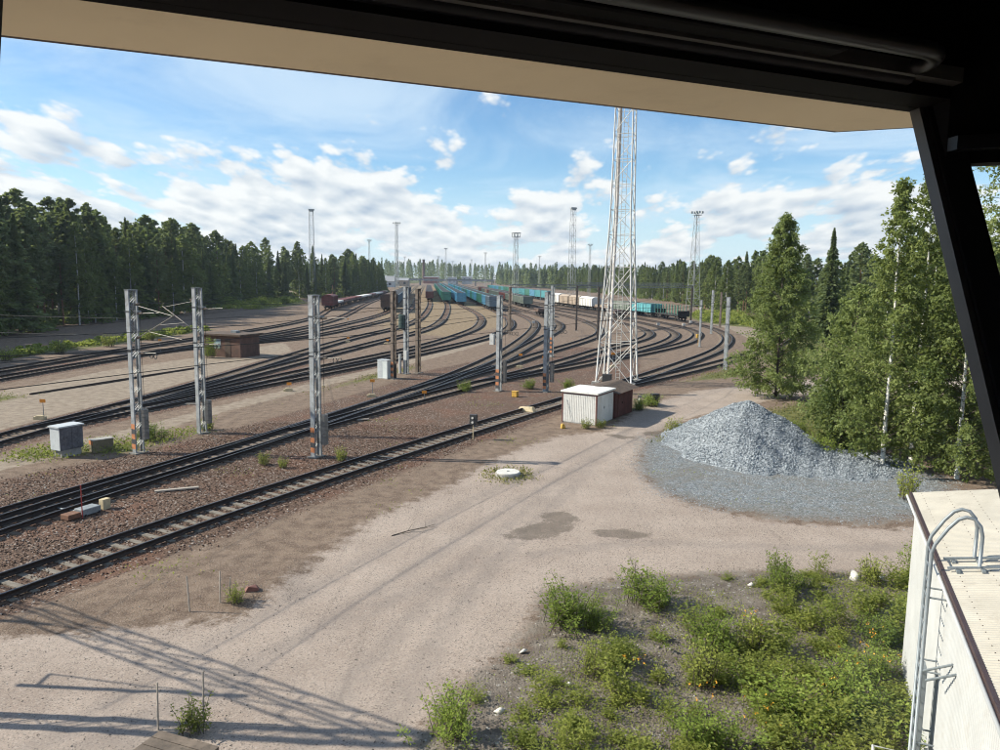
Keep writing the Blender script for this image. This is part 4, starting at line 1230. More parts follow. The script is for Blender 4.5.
def flood_proto(h, b0, b1, head):
    ms = {}
    b = MB()
    hf = lambda z: b0 + (b1 - b0) * z / h
    for sx, sy in ((-1, -1), (1, -1), (1, 1), (-1, 1)):
        b.tube([(sx * hf(0), sy * hf(0), 0), (sx * hf(h), sy * hf(h), h)], .075, 5)
    ms["leg_frame"] = b.mesh("leg_frame", M_FT)
    b = MB(); n = int(h / 2.0)
    for i in range(n):
        z0, z1 = h * i / n, h * (i + 1) / n; a0, a1 = hf(z0), hf(z1)
        c0 = [(-a0, -a0), (a0, -a0), (a0, a0), (-a0, a0)]; c1 = [(-a1, -a1), (a1, -a1), (a1, a1), (-a1, a1)]
        for f in range(4):
            g_ = (f + 1) % 4
            b.tube([(*c0[f], z0), (*c1[g_], z1)] if (i + f) % 2 else [(*c0[g_], z0), (*c1[f], z1)], .032, 4)
            b.tube([(*c1[f], z1), (*c1[g_], z1)], .028, 4)
    ms["bracing"] = b.mesh("bracing", M_FT)
    b = MB()
    if head == 'ring':
        b.tube([(1.6 * math.cos(a), 1.6 * math.sin(a), h + .2) for a in np.linspace(0, 6.2832, 17)], .12, 5, caps=False)
        b.tube([(1.5 * math.cos(a), 1.5 * math.sin(a), h - 1.2) for a in np.linspace(0, 6.2832, 17)], .09, 5, caps=False)
        for a in np.linspace(0, 6.2832, 9)[:-1]:
            b.tube([(1.5 * math.cos(a), 1.5 * math.sin(a), h - 1.2), (1.6 * math.cos(a), 1.6 * math.sin(a), h + .2)], .08, 4)
    elif head == 'deck':
        b.box(-1.3, -.8, h, 1.3, .8, h + .15)
        for x in (-1.1, 0, 1.1):
            b.box(x - .28, -1.3, h + .5, x + .28, -.9, h + 1.15); b.tube([(x, -.9, h + .2), (x, -.9, h + .6)], .06, 4)
            b.box(x - .28, .9, h + .5, x + .28, 1.3, h + 1.15)
    else:
        b.box(-.9, -.5, h - .4, .9, .5, h)
        b.box(-1.2, -.6, h + .05, 1.2, .6, h + .6)
    ms["lamp_head"] = b.mesh("lamp_head", M_FT)
    return ms


FP = {'ring': flood_proto(25, .85, .55, 'ring'), 'deck': flood_proto(29, 1.5, .45, 'deck'), 'tall': flood_proto(36, 1.15, .75, 'box'), 'thin': flood_proto(34, .8, .4, 'deck')}
EYEY = lambda px_: (px_ - 500) / 750.0
for kind, X, Y, sc, lab in (
        ('tall', -79, 316, 1.0, "tall grey lattice floodlight tower in front of the left forest end"),
        ('thin', -50.5, 365, 1.0, "slim floodlight tower right of the left forest, tallest of its neighbours"),
        ('thin', -95, 545, 1.0, "slim floodlight tower just above the left forest edge"),
        ('thin', -88, 640, .88, "small floodlight tower with a wide head left of the chimney"),
        ('ring', 5.0, 268, 1.0, "grey lattice tower with a ring shaped head behind the striped masts"),
        ('tall', 26.5, 285, .98, "tall plain grey lattice tower left of the white tower"),
        ('thin', 50, 430, .83, "thin floodlight tower just left of the white tower"),
        ('deck', 58.5, 229.7, 1.0, "floodlight tower with a lamp platform in front of the right forest"),
        ('thin', -50, 680, 1.0, "distant slim floodlight tower above the middle wagon rows"),
        ('thin', -80, 960, 1.0, "distant floodlight tower right of the chimney"),
        ('thin', -58, 900, .8, "small distant floodlight tower right of the middle pair"),
        ('thin', -34, 860, .84, "distant floodlight tower above the far bridge end"),
        ('thin', -15, 700, .92, "thin distant floodlight tower above the far forest"),
        ('thin', 32, 640, .8, "faint floodlight tower above the middle of the far forest"),
        ('thin', -115, 900, .93, "very faint floodlight tower over the far left trees")):
    t_ = thing("floodlight_tower", (X, Y, 0), R(rnd.uniform(15, 40)), lab, "tower", None); t_.scale = (sc, sc, sc)
    for nm, me in FP[kind].items():
        tag(link(nm, me, t_), kind="stuff" if nm == "bracing" else None)

# ---------------------------------------------------------------- lineside things
M_CAB = mat("cabinet_grey", (0.50, 0.52, 0.53), 0.55, 0, 0.1, 2, (0.3, 0.29, 0.27), 0.25)
M_CABD = mat("cabinet_dark_mottled", (0.12, 0.118, 0.135), 0.85, 0, 0.4, 3.5, (0.25, 0.24, 0.22), 0.4)  # dark mottled grey for body and doors; end panel and roof stay pale
M_BRK = mat("brown_hut_brick", (0.125, 0.066, 0.047), 0.85, 0, 0.3, 1.5, (0.08, 0.05, 0.04), 0.4)
M_YEL = mat("marker_yellow", (0.62, 0.36, 0.06), 0.6, 0, 0.2, 4)
M_CREAM = mat("cream_cast_box", (0.52, 0.42, 0.26), 0.7, 0, 0.2, 4)
M_OR2 = mat("marker_orange", (0.75, 0.27, 0.03), 0.6, 0, 0.1, 4)

c = thing("relay_cabinet", (-22.7, 38.6, 0), R(-27), "grey relay cabinet on a concrete foot, white on its left end", "cabinet")
b = MB(); b.box(-.45, -.75, .42, .45, .75, 1.72); b.build("body", M_CABD, c)
b = MB(); b.box(-.46, -.765, .44, .46, -.752, 1.71); b.build("end_panel", M_CAB, c)
b = MB(); b.box(-.52, -.84, 1.722, .52, .82, 1.80); b.build("roof", M_CAB, c)
b = MB(); b.box(-.36, -.62, -.05, .36, .66, .418); b.build("foot", M_CONC, c)
for y in (-.24, .26):
    b = MB(); b.box(.452, y - .23, .5, .468, y + .23, 1.66); b.build("door", M_CABD, c)
c.scale = (.85, .85, .92)
c = thing("cable_chest", (-21.5, 39.7, 0), R(-42), "low mossy concrete chest with an orange stripe beside the relay cabinet", "chest")
b = MB(); b.box(-.42, -.85, 0, .42, .85, .82); b.build("body", mat("mossy_concrete", (.20, .165, .11), .95, 0, .3, 3, (.12, .13, .06), .5), c)
b = MB(); b.box(-.44, -.865, .52, .44, -.852, .80); b.build("orange_stripe", M_ORG, c)
b = MB(); b.box(-.46, -.89, .822, .46, .89, .87); b.build("lid", M_CONC, c)
c.scale = (.62, .62, .8)
c = thing("white_cabinet", (-10.9, 70.2, 0), R(-27), "white metal cabinet at the foot of the three mast cluster", "cabinet")
b = MB(); b.box(-.55, -.35, .08, .55, .35, 1.75); b.build("body", mat("cabinet_pale_green", (.66, .70, .68), .5, 0, .06, 1), c)
b = MB(); b.box(-.58, -.38, 1.752, .58, .38, 1.80); b.build("roof", M_CAB, c)
b = MB(); b.box(-.5, -.36, .14, -.02, -.352, 1.7); b.build("door", M_CAB, c)
b = MB(); b.box(-.6, -.4, -.05, .6, .4, .078); b.build("foot", M_CONC, c)

h = thing("brick_hut", (-31.7, 88.2, 0), R(-20), "small flat roofed brown brick hut between the left tracks", "hut")
b = MB(); b.box(-2.6, -1.7, 0, 2.6, 1.7, 2.5); b.build("wall", M_BRK, h)
b = MB(); b.box(-2.95, -2.05, 2.503, 2.95, 2.05, 2.70); rf = b.build("roof", M_FELT, h)
b = MB(); b.box(-.3, .2, 2.701, .5, .9, 2.95); b.build("roof_vent", M_GALV, rf)
b = MB(); b.box(-1.15, -1.72, 1.0, -.15, -1.703, 2.05); wv = b.build("window", M_CAB, h)
b = MB(); b.box(-1.05, -1.735, 1.1, -.25, -1.722, 1.95); b.build("pane", mat("hut_window_pane", (.30, .40, .42), .15), wv)
b = MB(); b.box(.45, -1.73, .05, 1.2, -1.703, 2.05); b.build("door", M_FELT, h)

# point machine beside the second track
pm = thing("point_machine", (-16.4, 29.0, 0), R(-24), "grey and rust point machine with a red stake beside the second track", "point machine")
b = MB(); b.box(-.26, -.40, .04, .26, .40, .30); b.build("casing", mat("machine_casing_grey", (.26, .275, .28), .6, 0, .2, 5, (.14, .11, .09), .4), pm, bevel=.03)
for yy in (-.3, .3):
    b = MB(); b.box(-.30, yy - .03, .02, .30, yy + .03, .10); b.build("foot", M_DKST, pm)
b = MB(); b.box(-.24, -1.0, .03, .24, -.46, .24); b.build("rusty_cover", mat("rusty_cover", (.20, .095, .055), .85, 0, .35, 5, (.10, .06, .045), .5), pm, bevel=.02)
b = MB(); b.box(-.12, .6, .0, .12, .95, .42); b.build("yellow_box", M_CREAM, pm)
b = MB(); b.tube([(-1.5, -.2, .09), (-.3, -.2, .12)], .03, 6); b.build("drive_rod", M_GALV, pm)
b = MB(); b.tube([(.35, -.5, -.1), (.35, -.5, 1.35)], .022, 6); b.build("red_stake", mat("red_paint", (.42, .06, .05), .6), pm)


def marker(x, y, txt, label, z=1.0, boxed=True):
    o = thing("track_marker", (x, y, gz(x, y)), R(rnd.uniform(-12, 12)), label, "marker", None)
    b = MB(); b.tube([(0, 0, 0), (0, 0, z)], .022, 5); b.build("post", M_GALV, o)
    b = MB(); b.box(-.19, -.035, z - .03, .19, -.015, z + .20); pl = b.build("plate", M_OR2, o)
    if txt:
        cu_ = bpy.data.curves.new("number_text", 'FONT'); cu_.body = txt; cu_.size = .22; cu_.align_x = 'CENTER'; cu_.extrude = .002
        tmp = bpy.data.objects.new("tmp_text", cu_); COL.objects.link(tmp)
        me = bpy.data.meshes.new_from_object(tmp.evaluated_get(bpy.context.evaluated_depsgraph_get())); me.name = "number"
        bpy.data.objects.remove(tmp); me.materials.clear(); me.materials.append(M_BLP)
        nb_ = link("number", me, pl); nb_.location = (0, -.0385, z); nb_.rotation_euler = (math.pi / 2, 0, 0)
    if boxed:
        b = MB(); b.box(-.42, -.45, 0, .30, -.15, .2); b.box(-.28, -.42, .202, .18, -.18, .27); b.build("lever_box", M_CREAM, o)


marker(-41.0, 90.0, "53", "orange 53 number plate on a post between the left tracks", 1.5, False)
marker(-29.9, 48.4, "", "orange plate with a cream lever box on the pale ground at the far left", 1.1)
marker(-17.6, 62.0, "", "orange tipped lever box left of the striped middle mast", .5)
marker(-10.2, 59.4, "", "orange plate and cream lever box in front of the mast cluster", 1.2)
marker(-5.8, 57.0, "", "yellow round plate marker beside the second track, before the middle masts", .7, False)
marker(2.2, 80.5, "", "orange plate and lever box behind the middle pair of masts", 1.3)
marker(4.6, 78.5, "", "orange lever box just left of the right middle mast", 1.3)
marker(12.4, 82, "", "orange plate and lever box seen through the white lattice tower", 1.4)
marker(-22, 108, "", "orange lever box among the mid left tracks", .6)
marker(-16, 106, "", "yellow lever box behind the left mast, near the centre tracks", .5)
marker(-30.5, 150, "", "orange plate on the left tracks before the brown wagons", .9, False)
for (x, y, lab) in ((6.6, 151, "left of the gantry mast"), (21, 141, "behind the white tower, left"), (26.5, 150, "right of the white tower, nearest it"), (31.5, 150, "second right of the white tower"), (36.5, 149.5, "third right of the white tower"), (40.5, 160, "at the top of the outer bend")):
    o = thing("track_lamp", (x, y, 0), 0, "small white topped point lamp " + lab, "lamp")
    b = MB(); b.tube([(0, 0, 0), (0, 0, .6)], .05, 5); b.build("post", M_DKST, o)
    b = MB(); b.box(-.28, -.22, .6, .28, .22, 1.05); b.build("lamp_housing", M_PALEC, o)
o = thing("yellow_post", (29.5, 111.5, 0), 0, "yellow marker post beside the short grey post", "post")
b = MB(); b.tube([(0, 0, 0), (0, 0, 1.1)], .06, 6); b.build("post", M_YEL, o)
b = MB(); b.box(-.35, -.2, 1.1, .35, .2, 1.65); b.build("head", M_YEL, o)
o = thing("yellow_box", (1.25, 60.3, 0), R(-27), "small bright yellow box at the foot of the middle masts", "box")
b = MB(); b.box(-.22, -.2, 0, .22, .2, .42); b.build("body", M_YEL, o, bevel=.03)
b = MB(); b.box(-.24, -.22, .422, .24, .22, .47); b.build("lid", M_YEL, o)
o = thing("yellow_stone", (2.0, 53.7, 0), R(-30), "long yellow painted slab lying beside the nearest track", "slab")
b = MB(); b.hexa([(-.7, -.25, 0), (.7, -.3, 0), (.7, .25, 0), (-.6, .3, 0), (-.55, -.15, .3), (.5, -.2, .36), (.5, .15, .36), (-.5, .2, .3)]); b.build("slab", M_CREAM, o, bevel=.05)
o = thing("yellow_stone", (4.1, 47.6, 0), R(20), "small yellow stone at the left corner of the white shed", "stone")
b = MB(); b.hexa([(-.15, -.15, 0), (.17, -.12, 0), (.15, .15, 0), (-.14, .13, 0), (-.1, -.1, .32), (.1, -.1, .3), (.08, .1, .3), (-.1, .08, .32)]); b.build("stone", M_YEL, o, bevel=.05)
o = thing("dwarf_signal", (-1.55, 43.9, 0), R(-20), "small dwarf signal on a yellow post at the edge of the nearest track", "signal")
b = MB(); b.tube([(0, 0, 0), (0, 0, .9)], .035, 6); b.build("post", M_CREAM, o)
b = MB(); b.box(-.2, -.12, .9, .22, .14, 1.5); hs_ = b.build("head", M_DKST, o)
for dz in (1.05, 1.32):
    b = MB(); b.tube([(0, -.121, dz), (0, -.17, dz)], .07, 8); b.build("lens", M_PALEC, hs_)
M_STK = mat("weathered_stake", (0.36, 0.31, 0.26), 0.9, 0, 0.2, 4)
for (x, y, hh, lab) in ((-8.79, 20.4, 1.1, "thin wooden stake, left of three in the weeds below the track"), (-8.1, 20.9, 1.0, "thin wooden stake, middle of three in the weeds below the track"), (-7.9, 21.1, .7, "shortest wooden stake of the three below the track"),
                        (-7.15, 14.8, 1.1, "thin wooden stake at the bottom left, left of two"), (-6.3, 15.1, 1.2, "thin wooden stake at the bottom left, right of two")):
    o = thing("wooden_stake", (x, y, gz(x, y) - .05), 0, lab, "stake")
    b = MB(); b.beam((0, 0, 0), (rnd.uniform(-.05, .05), .02, hh), .035, .03); b.build("shaft", M_STK, o)
    b = MB(); b.beam((0, 0, -.1), (0, 0, .0), .03, .03); b.build("point", M_STK, o)
o = thing("plastic_scrap", (-7.4, 21.6, gz(-7.4, 21.6)), .4, "scrap of red plastic in the weeds by the stakes", "scrap")
b = MB(); b.hexa([(-.2, -.1, 0), (.2, -.12, 0), (.22, .1, .02), (-.2, .12, 0), (-.1, -.08, .16), (.16, -.1, .1), (.12, .1, .14), (-.14, .1, .1)]); b.build("scrap", mat("red_scrap", (.20, .085, .065), .8), o)
o = thing("wooden_hatch", (-6.4, 13.75, 0), R(-20), "flat brown wooden hatch in the weeds at the bottom left edge", "hatch")
for q in range(4):
    b = MB(); b.box(-.75, -.5 + q * .25, .10, .75, -.27 + q * .25, .2); b.build("plank", M_SLPW, o)
o = thing("spare_rail", (-34.6, 64.5, 0), R(-14), "length of spare rail lying on the pale ground at the left", "rail")
b = MB(); b.beam((-.4, -7, .07), (.9, 13, .07), .12, .13); b.build("rail", M_RAIL, o)
b = MB(); b.beam((-.1, -6, .03), (1.1, 11, .03), .06, .06); b.build("second_bar", M_RAIL, o)
for (x, y, az, lab) in ((-14.3, 32.4, 70, "loose plank lying beside the second track, nearest"), (-22.3, 54.5, 95, "pale plank lying beside the middle tracks"), (-9.6, 49.2, 80, "loose plank beside the junction of the second track")):
    o = thing("loose_plank", (x, y, .05), R(-az), lab, "plank"); b = MB(); b.beam((0, -.9, 0), (0, .9, .04), .2, .06); b.build("board", M_STK, o)
    b = MB(); b.beam((.02, -.6, -.05), (.02, -.5, -.05), .3, .05); b.build("cleat", M_STK, o)

# ---------------------------------------------------------------- wagons
M_BOG = mat("bogie_black", (0.03, 0.027, 0.025), 0.8, 0, 0.3, 2)
WC = {'green': mat("wagon_green", (0.075, 0.235, 0.17), .6, 0, .25, .6, (.12, .13, .10), .4), 'teal': mat("wagon_turquoise", (0.10, 0.33, 0.36), .6, 0, .25, .6, (.15, .18, .17), .4),
      'blue': mat("wagon_blue", (0.13, 0.33, 0.47), .6, 0, .25, .6, (.15, .18, .2), .4), 'brown': mat("wagon_brown", (0.115, 0.07, 0.05), .75, 0, .3, .6, (.06, .05, .04), .4),
      'red': mat("wagon_dark_red", (0.17, 0.05, 0.042), .7, 0, .3, .6, (.08, .05, .04), .4), 'white': mat("wagon_white", (0.68, 0.66, 0.62), .6, 0, .12, .6, (.4, .34, .28), .4),
      'tan': mat("wagon_tan", (0.38, 0.30, 0.23), .7, 0, .2, .6, (.25, .2, .15), .4), 'slate': mat("wagon_slate", (0.17, 0.22, 0.26), .7, 0, .25, .6), 'olive': mat("wagon_grey_green", (0.17, 0.20, 0.165), .7, 0, .25, .6, (.1, .09, .07), .4)}
WMESH = {}


def wagon_meshes(L, Hb, col, kind):
    key = (L, Hb, col, kind)
    if key in WMESH: return WMESH[key]
    m = WC[col]; ms = []
    h2 = L / 2 - .45
    if kind == 'hopper' or kind == 'box':
        b = MB(); b.hexa([(-1.45, -h2, 1.15), (1.45, -h2, 1.15), (1.45, h2, 1.15), (-1.45, h2, 1.15), (-1.5, -h2, Hb), (1.5, -h2, Hb), (1.5, h2, Hb), (-1.5, h2, Hb)])
        if kind == 'box':
            b.hexa([(-1.5, -h2, Hb + .002), (1.5, -h2, Hb + .002), (1.5, h2, Hb + .002), (-1.5, h2, Hb + .002), (-.7, -h2, Hb + .45), (.7, -h2, Hb + .45), (.7, h2, Hb + .45), (-.7, h2, Hb + .45)])
        ms.append(("body", b.mesh("body", m)))
        b = MB(); n = max(4, int(L / 1.5))
        for i in range(n + 1):
            y = -h2 + 2 * h2 * i / n
            for s in (-1, 1):
                b.box(min(s * 1.502, s * 1.60), y - .07, 1.15, max(s * 1.502, s * 1.60), y + .07, Hb - .02)
        for s in (-1, 1):
            b.box(min(s * 1.503, s * 1.58), -h2, Hb - .12, max(s * 1.503, s * 1.58), h2, Hb + .03)
        for x in (-1.2, 0, 1.2):
            b.box(x - .07, -h2 - .1, 1.15, x + .07, -h2 - .002, Hb - .05)
        ms.append(("side_ribs", b.mesh("side_ribs", m)))
        if kind == 'hopper':
            b = MB(); b.box(-1.35, -h2 + .1, Hb + .003, 1.35, h2 - .1, Hb + .006); ms.append(("load", b.mesh("load", M_BOG)))
    elif kind == 'log':
        b = MB(); b.box(-1.45, -h2, 1.05, 1.45, h2, 1.3); ms.append(("deck", b.mesh("deck", M_BOG)))
        b = MB(); y = -h2 + .1
        for i in range(9):
            for s in (-1, 1):
                b.box(s * 1.42 - .07, y - .07, 1.3, s * 1.42 + .07, y + .07, 3.5)
            y += (2 * h2 - .2) / 8
        ms.append(("stakes", b.mesh("stakes", WC['green'])))
        b = MB(); b.box(-1.45, -h2 - .08, 1.302, 1.45, -h2, 2.3); b.box(-1.45, h2, 1.302, 1.45, h2 + .08, 2.3); ms.append(("end_wall", b.mesh("end_wall", M_BOG)))
    elif kind == 'flat':
        b = MB(); b.box(-1.45, -h2, 1.05, 1.45, h2, 1.35); ms.append(("deck", b.mesh("deck", WC['brown'])))
        b = MB(); b.box(-1.3, -h2 + .4, 1.352, 1.3, h2 - .4, 1.85); ms.append(("load", b.mesh("load", m)))
    b = MB(); b.box(-.6, -L/2 + .1, .80, .6, L/2 - .1, 1.148); b.box(-1.3, -h2, .95, 1.3, -h2 + .3, 1.045); ms.append(("underframe", b.mesh("underframe", M_BOG)))
    for s in (-1, 1):
        b = MB(); y = s * (L / 2 - 2.3)
        for sx in (-1, 1):
            b.box(sx * 1.0 - .08, y - 1.35, .45, sx * 1.0 + .08, y + 1.35, .72)
            for yy in (-.92, .92):
                b.tube([(sx * .74, y + yy, .47), (sx * .86, y + yy, .47)], .46, 10)
        b.box(-.8, y - .25, .5, .8, y + .25, .72)
        ms.append(("bogie", b.mesh("bogie", M_BOG)))
    WMESH[key] = ms
    return ms


def wagon(P, s, L, Hb, col, kind, label, group, parts=True):
    p, d = along(P, s)
    o = thing("freight_wagon", (p[0], p[1], RAIL_Z + .165), math.atan2(d[1], d[0]) - math.pi / 2, label, "wagon", group)
    for nm, me in wagon_meshes(L, Hb, col, kind):
        if not parts and nm in ("load",): continue
        link(nm, me, o)
    return o


def string(key, y0, y1, L, Hb, cols, kind, rowname, first=None, seed=0):
    P = PATH[key]; s = length_at_y(P, y0) + L / 2; e = length_at_y(P, y1); r_ = random.Random(seed); i = 0
    while s < e:
        c_ = r_.choice(cols) if i else cols[0]
        cn = {'teal': 'turquoise', 'tan': 'tan', 'olive': 'grey green', 'slate': 'slate grey', 'red': 'dark red'}.get(c_, c_)
        nth = f"{i + 1}{'th' if 10 < i + 1 < 14 else {1: 'st', 2: 'nd', 3: 'rd'}.get((i + 1) % 10, 'th')}"
        lab = first if (i == 0 and first) else f"{cn} wagon, {nth} along {rowname}"
        wagon(P, s, L, Hb, c_, kind, lab, None if (i == 0 and first) else rowname, True); s += L; i += 1


string('c6', 268, 640, 13.2, 4.1, ['green', 'green', 'teal', 'green'], 'hopper', "the leftmost of the green wagon rows", "dark ended green wagon at the front of the leftmost green row", 1)
string('c7a', 252, 640, 13.2, 4.1, ['blue', 'teal', 'blue', 'green'], 'hopper', "the second wagon row, lit pale blue", "turquoise wagon at the front of the second row", 2)
string('c7b', 214, 640, 13.2, 4.0, ['slate', 'blue', 'teal', 'blue', 'green', 'teal'], 'hopper', "the long third wagon row", "dark slate wagon at the front of the long third row", 3)
string('C', 241, 430, 13.2, 3.4, ['olive', 'olive', 'tan', 'red'], 'hopper', "the grey green row right of the long row", "grey green wagon with a dark end beside the right masts", 4)
string('D1', 330, 520, 13.2, 3.2, ['red', 'red', 'brown'], 'hopper', "the dark red row behind the turquoise wagons")
string('S5', 318, 560, 13.2, 4.0, ['teal', 'teal', 'green', 'blue'], 'hopper', "the turquoise row along the right forest", None, 6)
string('c3', 198, 225, 13.4, 4.2, ['brown', 'brown'], 'box', "the short brown row on the left", "brown boxy wagon at the front of the short left row", 7)
string('c3', 232, 420, 13.4, 3.7, ['slate', 'slate', 'brown'], 'hopper', "the slate grey row behind the brown wagons", None, 8)
string('c5', 290, 520, 13.2, 3.7, ['red', 'brown', 'red'], 'hopper', "the dark red row left of the green rows", None, 9)
string('L1', 205, 218, 13.0, 3.6, ['red'], 'box', "single", "dark red boxy wagon in front of the left forest", 10)
string('L1', 219, 400, 16.0, 2.0, ['white', 'white', 'tan', 'red'], 'flat', "the flat wagon row along the left forest", None, 11)
for key, s_y, L, Hb, col_, kd, lab in (
        ('T1b', 181, 15.0, 2.3, 'green', 'log', "log wagon with upright stakes at the head of the row on the right bend"),
        ('T1b', 196, 13.0, 3.3, 'teal', 'hopper', "turquoise wagon behind the stake wagon on the right bend"),
        ('T1b', 208, 12.0, 3.4, 'olive', 'hopper', "dark grey green wagon seen through the white tower"),
        ('T1b', 220, 12.0, 2.4, 'tan', 'flat', "flat wagon with a tan load left of the white tower"),
        ('T1b', 232, 12.0, 3.5, 'white', 'box', "white covered wagon left of the white tower"),
        ('T1b', 243, 11.0, 3.6, 'tan', 'box', "tan covered wagon between two white ones"),
        ('T1b', 254, 11.0, 3.6, 'tan', 'box', "tan covered wagon beside the far white one"),
        ('T1b', 265, 11.5, 3.8, 'white', 'box', "far white covered wagon behind the gantry masts")):
    wagon(PATH[key], length_at_y(PATH[key], s_y), L, Hb, col_, kd, lab, None)
o = wagon(PATH['B'], length_at_y(PATH['B'], 190), 9.0, 2.2, 'brown', 'flat', "low rusty flat wagon behind the right middle mast", None)
o = wagon(PATH['D2'], length_at_y(PATH['D2'], 186), 9.0, 1.9, 'brown', 'flat', "low dark flat wagon just left of the white tower", None)

# ---------------------------------------------------------------- far end of the yard: bridge, sheds, chimney
br = thing("road_bridge", (-70, 820, 0), 0, "grey road bridge crossing the far end of the yard", "bridge")
b = MB(); b.box(-40, -4, 5.2, 62, 4, 6.3); b.build("deck", mat("bridge_concrete", (.33, .34, .35), .85), br)
b = MB(); b.box(-40, -4.2, 6.31, 62, -4.0, 7.2); b.build("railing", M_PORT, br)
for x in (-38, -18, 2, 22, 42, 60):
    b = MB(); b.box(x - .6, -3, 0, x + .6, 3, 5.198); b.build("pier", M_CONC, br)
for (x, y, w, d_, hh, m_, lab, rid) in ((-128, 760, 70, 16, 5.5, WC['tan'], "long low pale freight shed at the far left end", .12), (-100, 660, 14, 12, 5, M_CAB, "pale grey gabled shed past the left forest", .35),
                                  (-150, 880, 50, 16, 5, M_CAB, "low grey depot building far behind the left wagons", .1), (-96, 1040, 20, 10, 9, mat("far_red_brick", (.30, .12, .09), .85), "red brick block at the foot of the chimney", .0),
                                  (-48, 1060, 14, 10, 10, M_WHITE, "white block among the far trees", .0), (-68, 1050, 12, 10, 9, M_CAB, "grey block among the far trees by the bridge", .0)):
    bl = thing("far_building", (x, y, 0), 0, lab, "building")
    b = MB(); b.box(-w/2, -d_/2, 0, w/2, d_/2, hh); b.build("wall", m_, bl)
    b = MB(); b.hexa([(-w/2 - .5, -d_/2 - .5, hh + .01), (w/2 + .5, -d_/2 - .5, hh + .01), (w/2 + .5, d_/2 + .5, hh + .01), (-w/2 - .5, d_/2 + .5, hh + .01), (-w/2 - .5, -.1, hh + .5 + rid * d_), (w/2 + .5, -.1, hh + .5 + rid * d_), (w/2 + .5, .1, hh + .5 + rid * d_), (-w/2 - .5, .1, hh + .5 + rid * d_)])
    b.build("roof", mat("far_grey_roof", (.30, .30, .31), .7), bl)
    n = int(w / 6)
    for q in range(n):
        xx = -w/2 + (q + .5) * w / n
        b = MB(); b.box(xx - 1.1, -d_/2 - .05, hh * .35, xx + 1.1, -d_/2 - .005, hh * .75); b.build("window", M_DKST, bl)
ch = thing("chimney", (-112, 1090, 0), 0, "brown brick chimney on the horizon left of centre", "chimney")
b = MB(); b.tube([(0, 0, 0), (0, 0, 33)], 2.2, 14, 1.7); b.build("stack", mat("chimney_brick", (.16, .085, .065), .85), ch, smooth=True)
b = MB(); b.tube([(0, 0, 32.6), (0, 0, 34)], 2.0, 14); b.build("crown_ring", mat("chimney_cap", (.10, .07, .06), .85), ch)

# ---------------------------------------------------------------- trees
M_BARK = mat("dark_bark", (0.085, 0.065, 0.05), 0.95, 0, 0.35, 4)
M_PBARK = mat("pine_bark", (0.22, 0.12, 0.07), 0.95, 0, 0.35, 3)
k = N("birch_bark")
cc = k.coord("Object"); mp = k.node("ShaderNodeMapping"); mp.inputs['Scale'].default_value = (3, 3, 9); k.l.new(cc, mp.inputs[0])
k.bsdf(k.mix(k.step(k.noise(mp.outputs[0], 2.0, 5, .7), .52, .64), (.62, .60, .56), (.06, .055, .05)), .8)
M_BIRB = k.m
L_SPR = leaf_mat("spruce_needles", (0.066, 0.100, 0.050), (0.200, 0.240, 0.100), .42)
L_PIN = leaf_mat("pine_needles", (0.084, 0.118, 0.058), (0.220, 0.255, 0.115), .42)
L_BIR = leaf_mat("birch_leaves", (0.095, 0.135, 0.042), (0.275, 0.310, 0.105), .46)
L_BIR2 = leaf_mat("alder_leaves", (0.090, 0.132, 0.044), (0.250, 0.290, 0.104), .46)
L_BUSH = leaf_mat("bush_leaves", (0.110, 0.190, 0.034), (0.320, 0.380, 0.080), .48)
L_WEED = leaf_mat("weed_leaves", (0.130, 0.170, 0.034), (0.380, 0.395, 0.095), .48)


def cards(Cn, Dn, Ls, Ws, r, flatness=0.5):
    """leaf quads: centre, long axis, length, width"""
    n = len(Cn); Dn = Dn / (np.linalg.norm(Dn, axis=1)[:, None] + 1e-9)
    rv = r.normal(size=(n, 3)); rv[:, 2] += 0; upv = np.array([0, 0, 1.0]) * flatness + rv * (1 - flatness)
    S = np.cross(Dn, upv); S /= (np.linalg.norm(S, axis=1)[:, None] + 1e-9)
    a = Dn * (Ls / 2)[:, None]; b_ = S * (Ws / 2)[:, None]
    V = np.stack([Cn - a, Cn + b_, Cn + a, Cn - b_], 1)       # diamond leaf
    return V.reshape(-1, 3), np.arange(4 * n).reshape(n, 4)


def trunk_mesh(h, r0, m, r, lean=.02, branches=None):
    b = MB(); n = 9
    off = np.cumsum(r.normal(0, lean, (n, 2)), 0)
    off -= off[0]
    pts = [(off[i, 0], off[i, 1], h * i / (n - 1) - (.2 if i == 0 else 0)) for i in range(n)]
    b.tube(pts, r0, 7, .02)
    b.cur = 1
    for (p0, p1, rr) in (branches or []):
        mid = (np.array(p0) + np.array(p1)) / 2 + np.array([0, 0, .08])
        b.tube([p0, mid, p1], rr, 4, rr * .3, caps=False)
    return b.mesh("trunk", [m, M_BARK], True)


